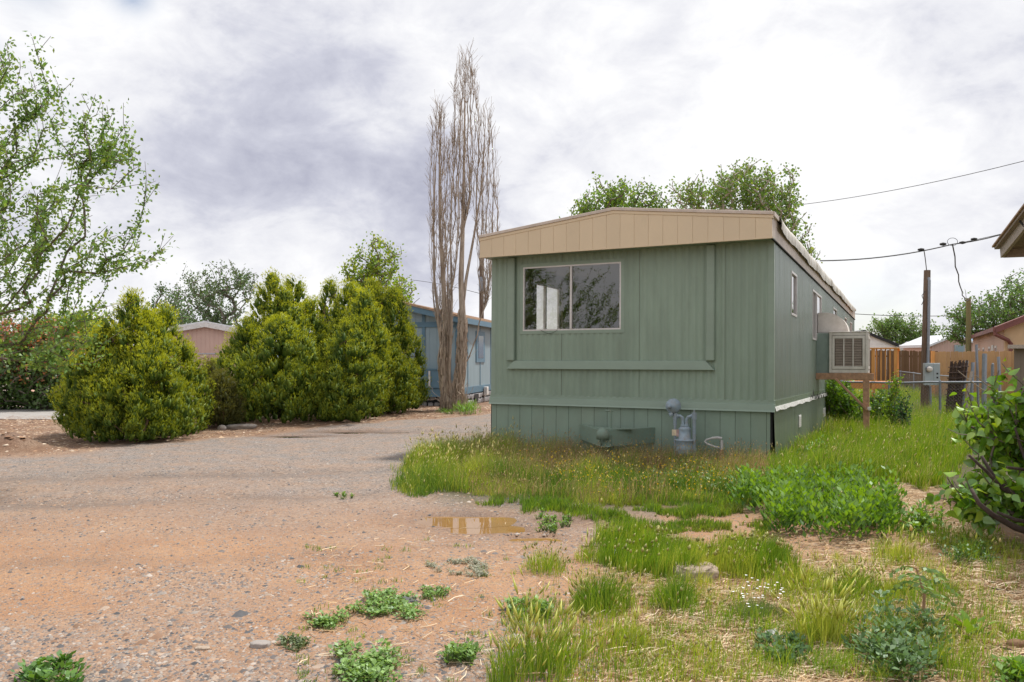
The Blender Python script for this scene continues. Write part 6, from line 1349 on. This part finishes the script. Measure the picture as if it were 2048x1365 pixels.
lump('brown_rock', 'reddish brown chunk of rock on the right edge of the straw', 2010, 1270, .035, .03, .025, m_fencebr, 'rock', 12, .2)
lump('broken_brick', 'brown weathered lump at the lower right corner', 2035, 1300, .05, .035, .035, m_fencebr, 'rock', 13, .15, .5)
lump('concrete_lump', 'pale stone at the right edge among the twigs', 2022, 1208, .035, .025, .012, m_rock, 'rock', 14, .2, .5)
lump('cardboard_scrap', 'tan lump of debris behind the meter pole in the grass', 1868, 785, .35, .25, .10, m_white, 'debris', 15, .3, .7)
lump('pipe_end', 'rounded brown rock at the juniper mulch edge', 365, 868, .2, .1, .06, m_fencebr, 'rock', 16, .2).name = 'brown_rock'
# crumpled plastic
def crumple(name, label, px, py, w0, d0, h0, seed):
    x, y, g = gp(px, py); n = 12; V = [(w0*(i_/(n-1)-.5), d0*(j_/(n-1)-.5)+.01*random.random(), max(0, h0*(1-((i_/(n-1)-.5)*2)**2)*(1-((j_/(n-1)-.5)*2)**2)*(.4+1.4*random.random()))+.004) for i_ in range(n) for j_ in range(n)]
    o = MB().add(V, [(i_*n+j_, (i_+1)*n+j_, (i_+1)*n+j_+1, i_*n+j_+1) for i_ in range(n-1) for j_ in range(n-1)]).build(name, m_plastic); o.location = (x, y, g); o.rotation_euler = (0, 0, .3); tag(o, label, 'litter'); return o
crumple('plastic_scrap', 'crumpled clear white plastic lying in the foreground straw', 1545, 1278, .13, .07, .03, 1)
crumple('white_rag', 'thin white scrap standing at the edge of the green grass', 1232, 1122, .025, .06, .07, 2)
# twigs
def twig(label, pts, r):
    P = [gp(px, py) for px, py in pts]; o = MB().tube([(x, y, g+r+.004+.01*(k % 2)) for k, (x, y, g) in enumerate(P)], r, 5).build('fallen_twig', m_limb); tag(o, label, 'twig')
twig('dark stick in the wood chips at the right edge, upper one', [(1955,1170),(1990,1185),(2048,1192)], .006)
twig('dark stick in the lower right corner pointing at the lump', [(1980,1298),(2015,1310),(2060,1320)], .009)
twig('long dark stick along the bottom right edge', [(1960,1335),(2010,1345),(2060,1350)], .008)
twig('short black stick beside the smallest puddle', [(1162,1095),(1195,1098)], .005)
twig('curved pale stem lying right of the dense grass clump', [(1360,1228),(1395,1222),(1420,1245)], .003)
twig('forked twig in the straw behind the seedling tree', [(1620,1145),(1655,1170),(1680,1190)], .004)
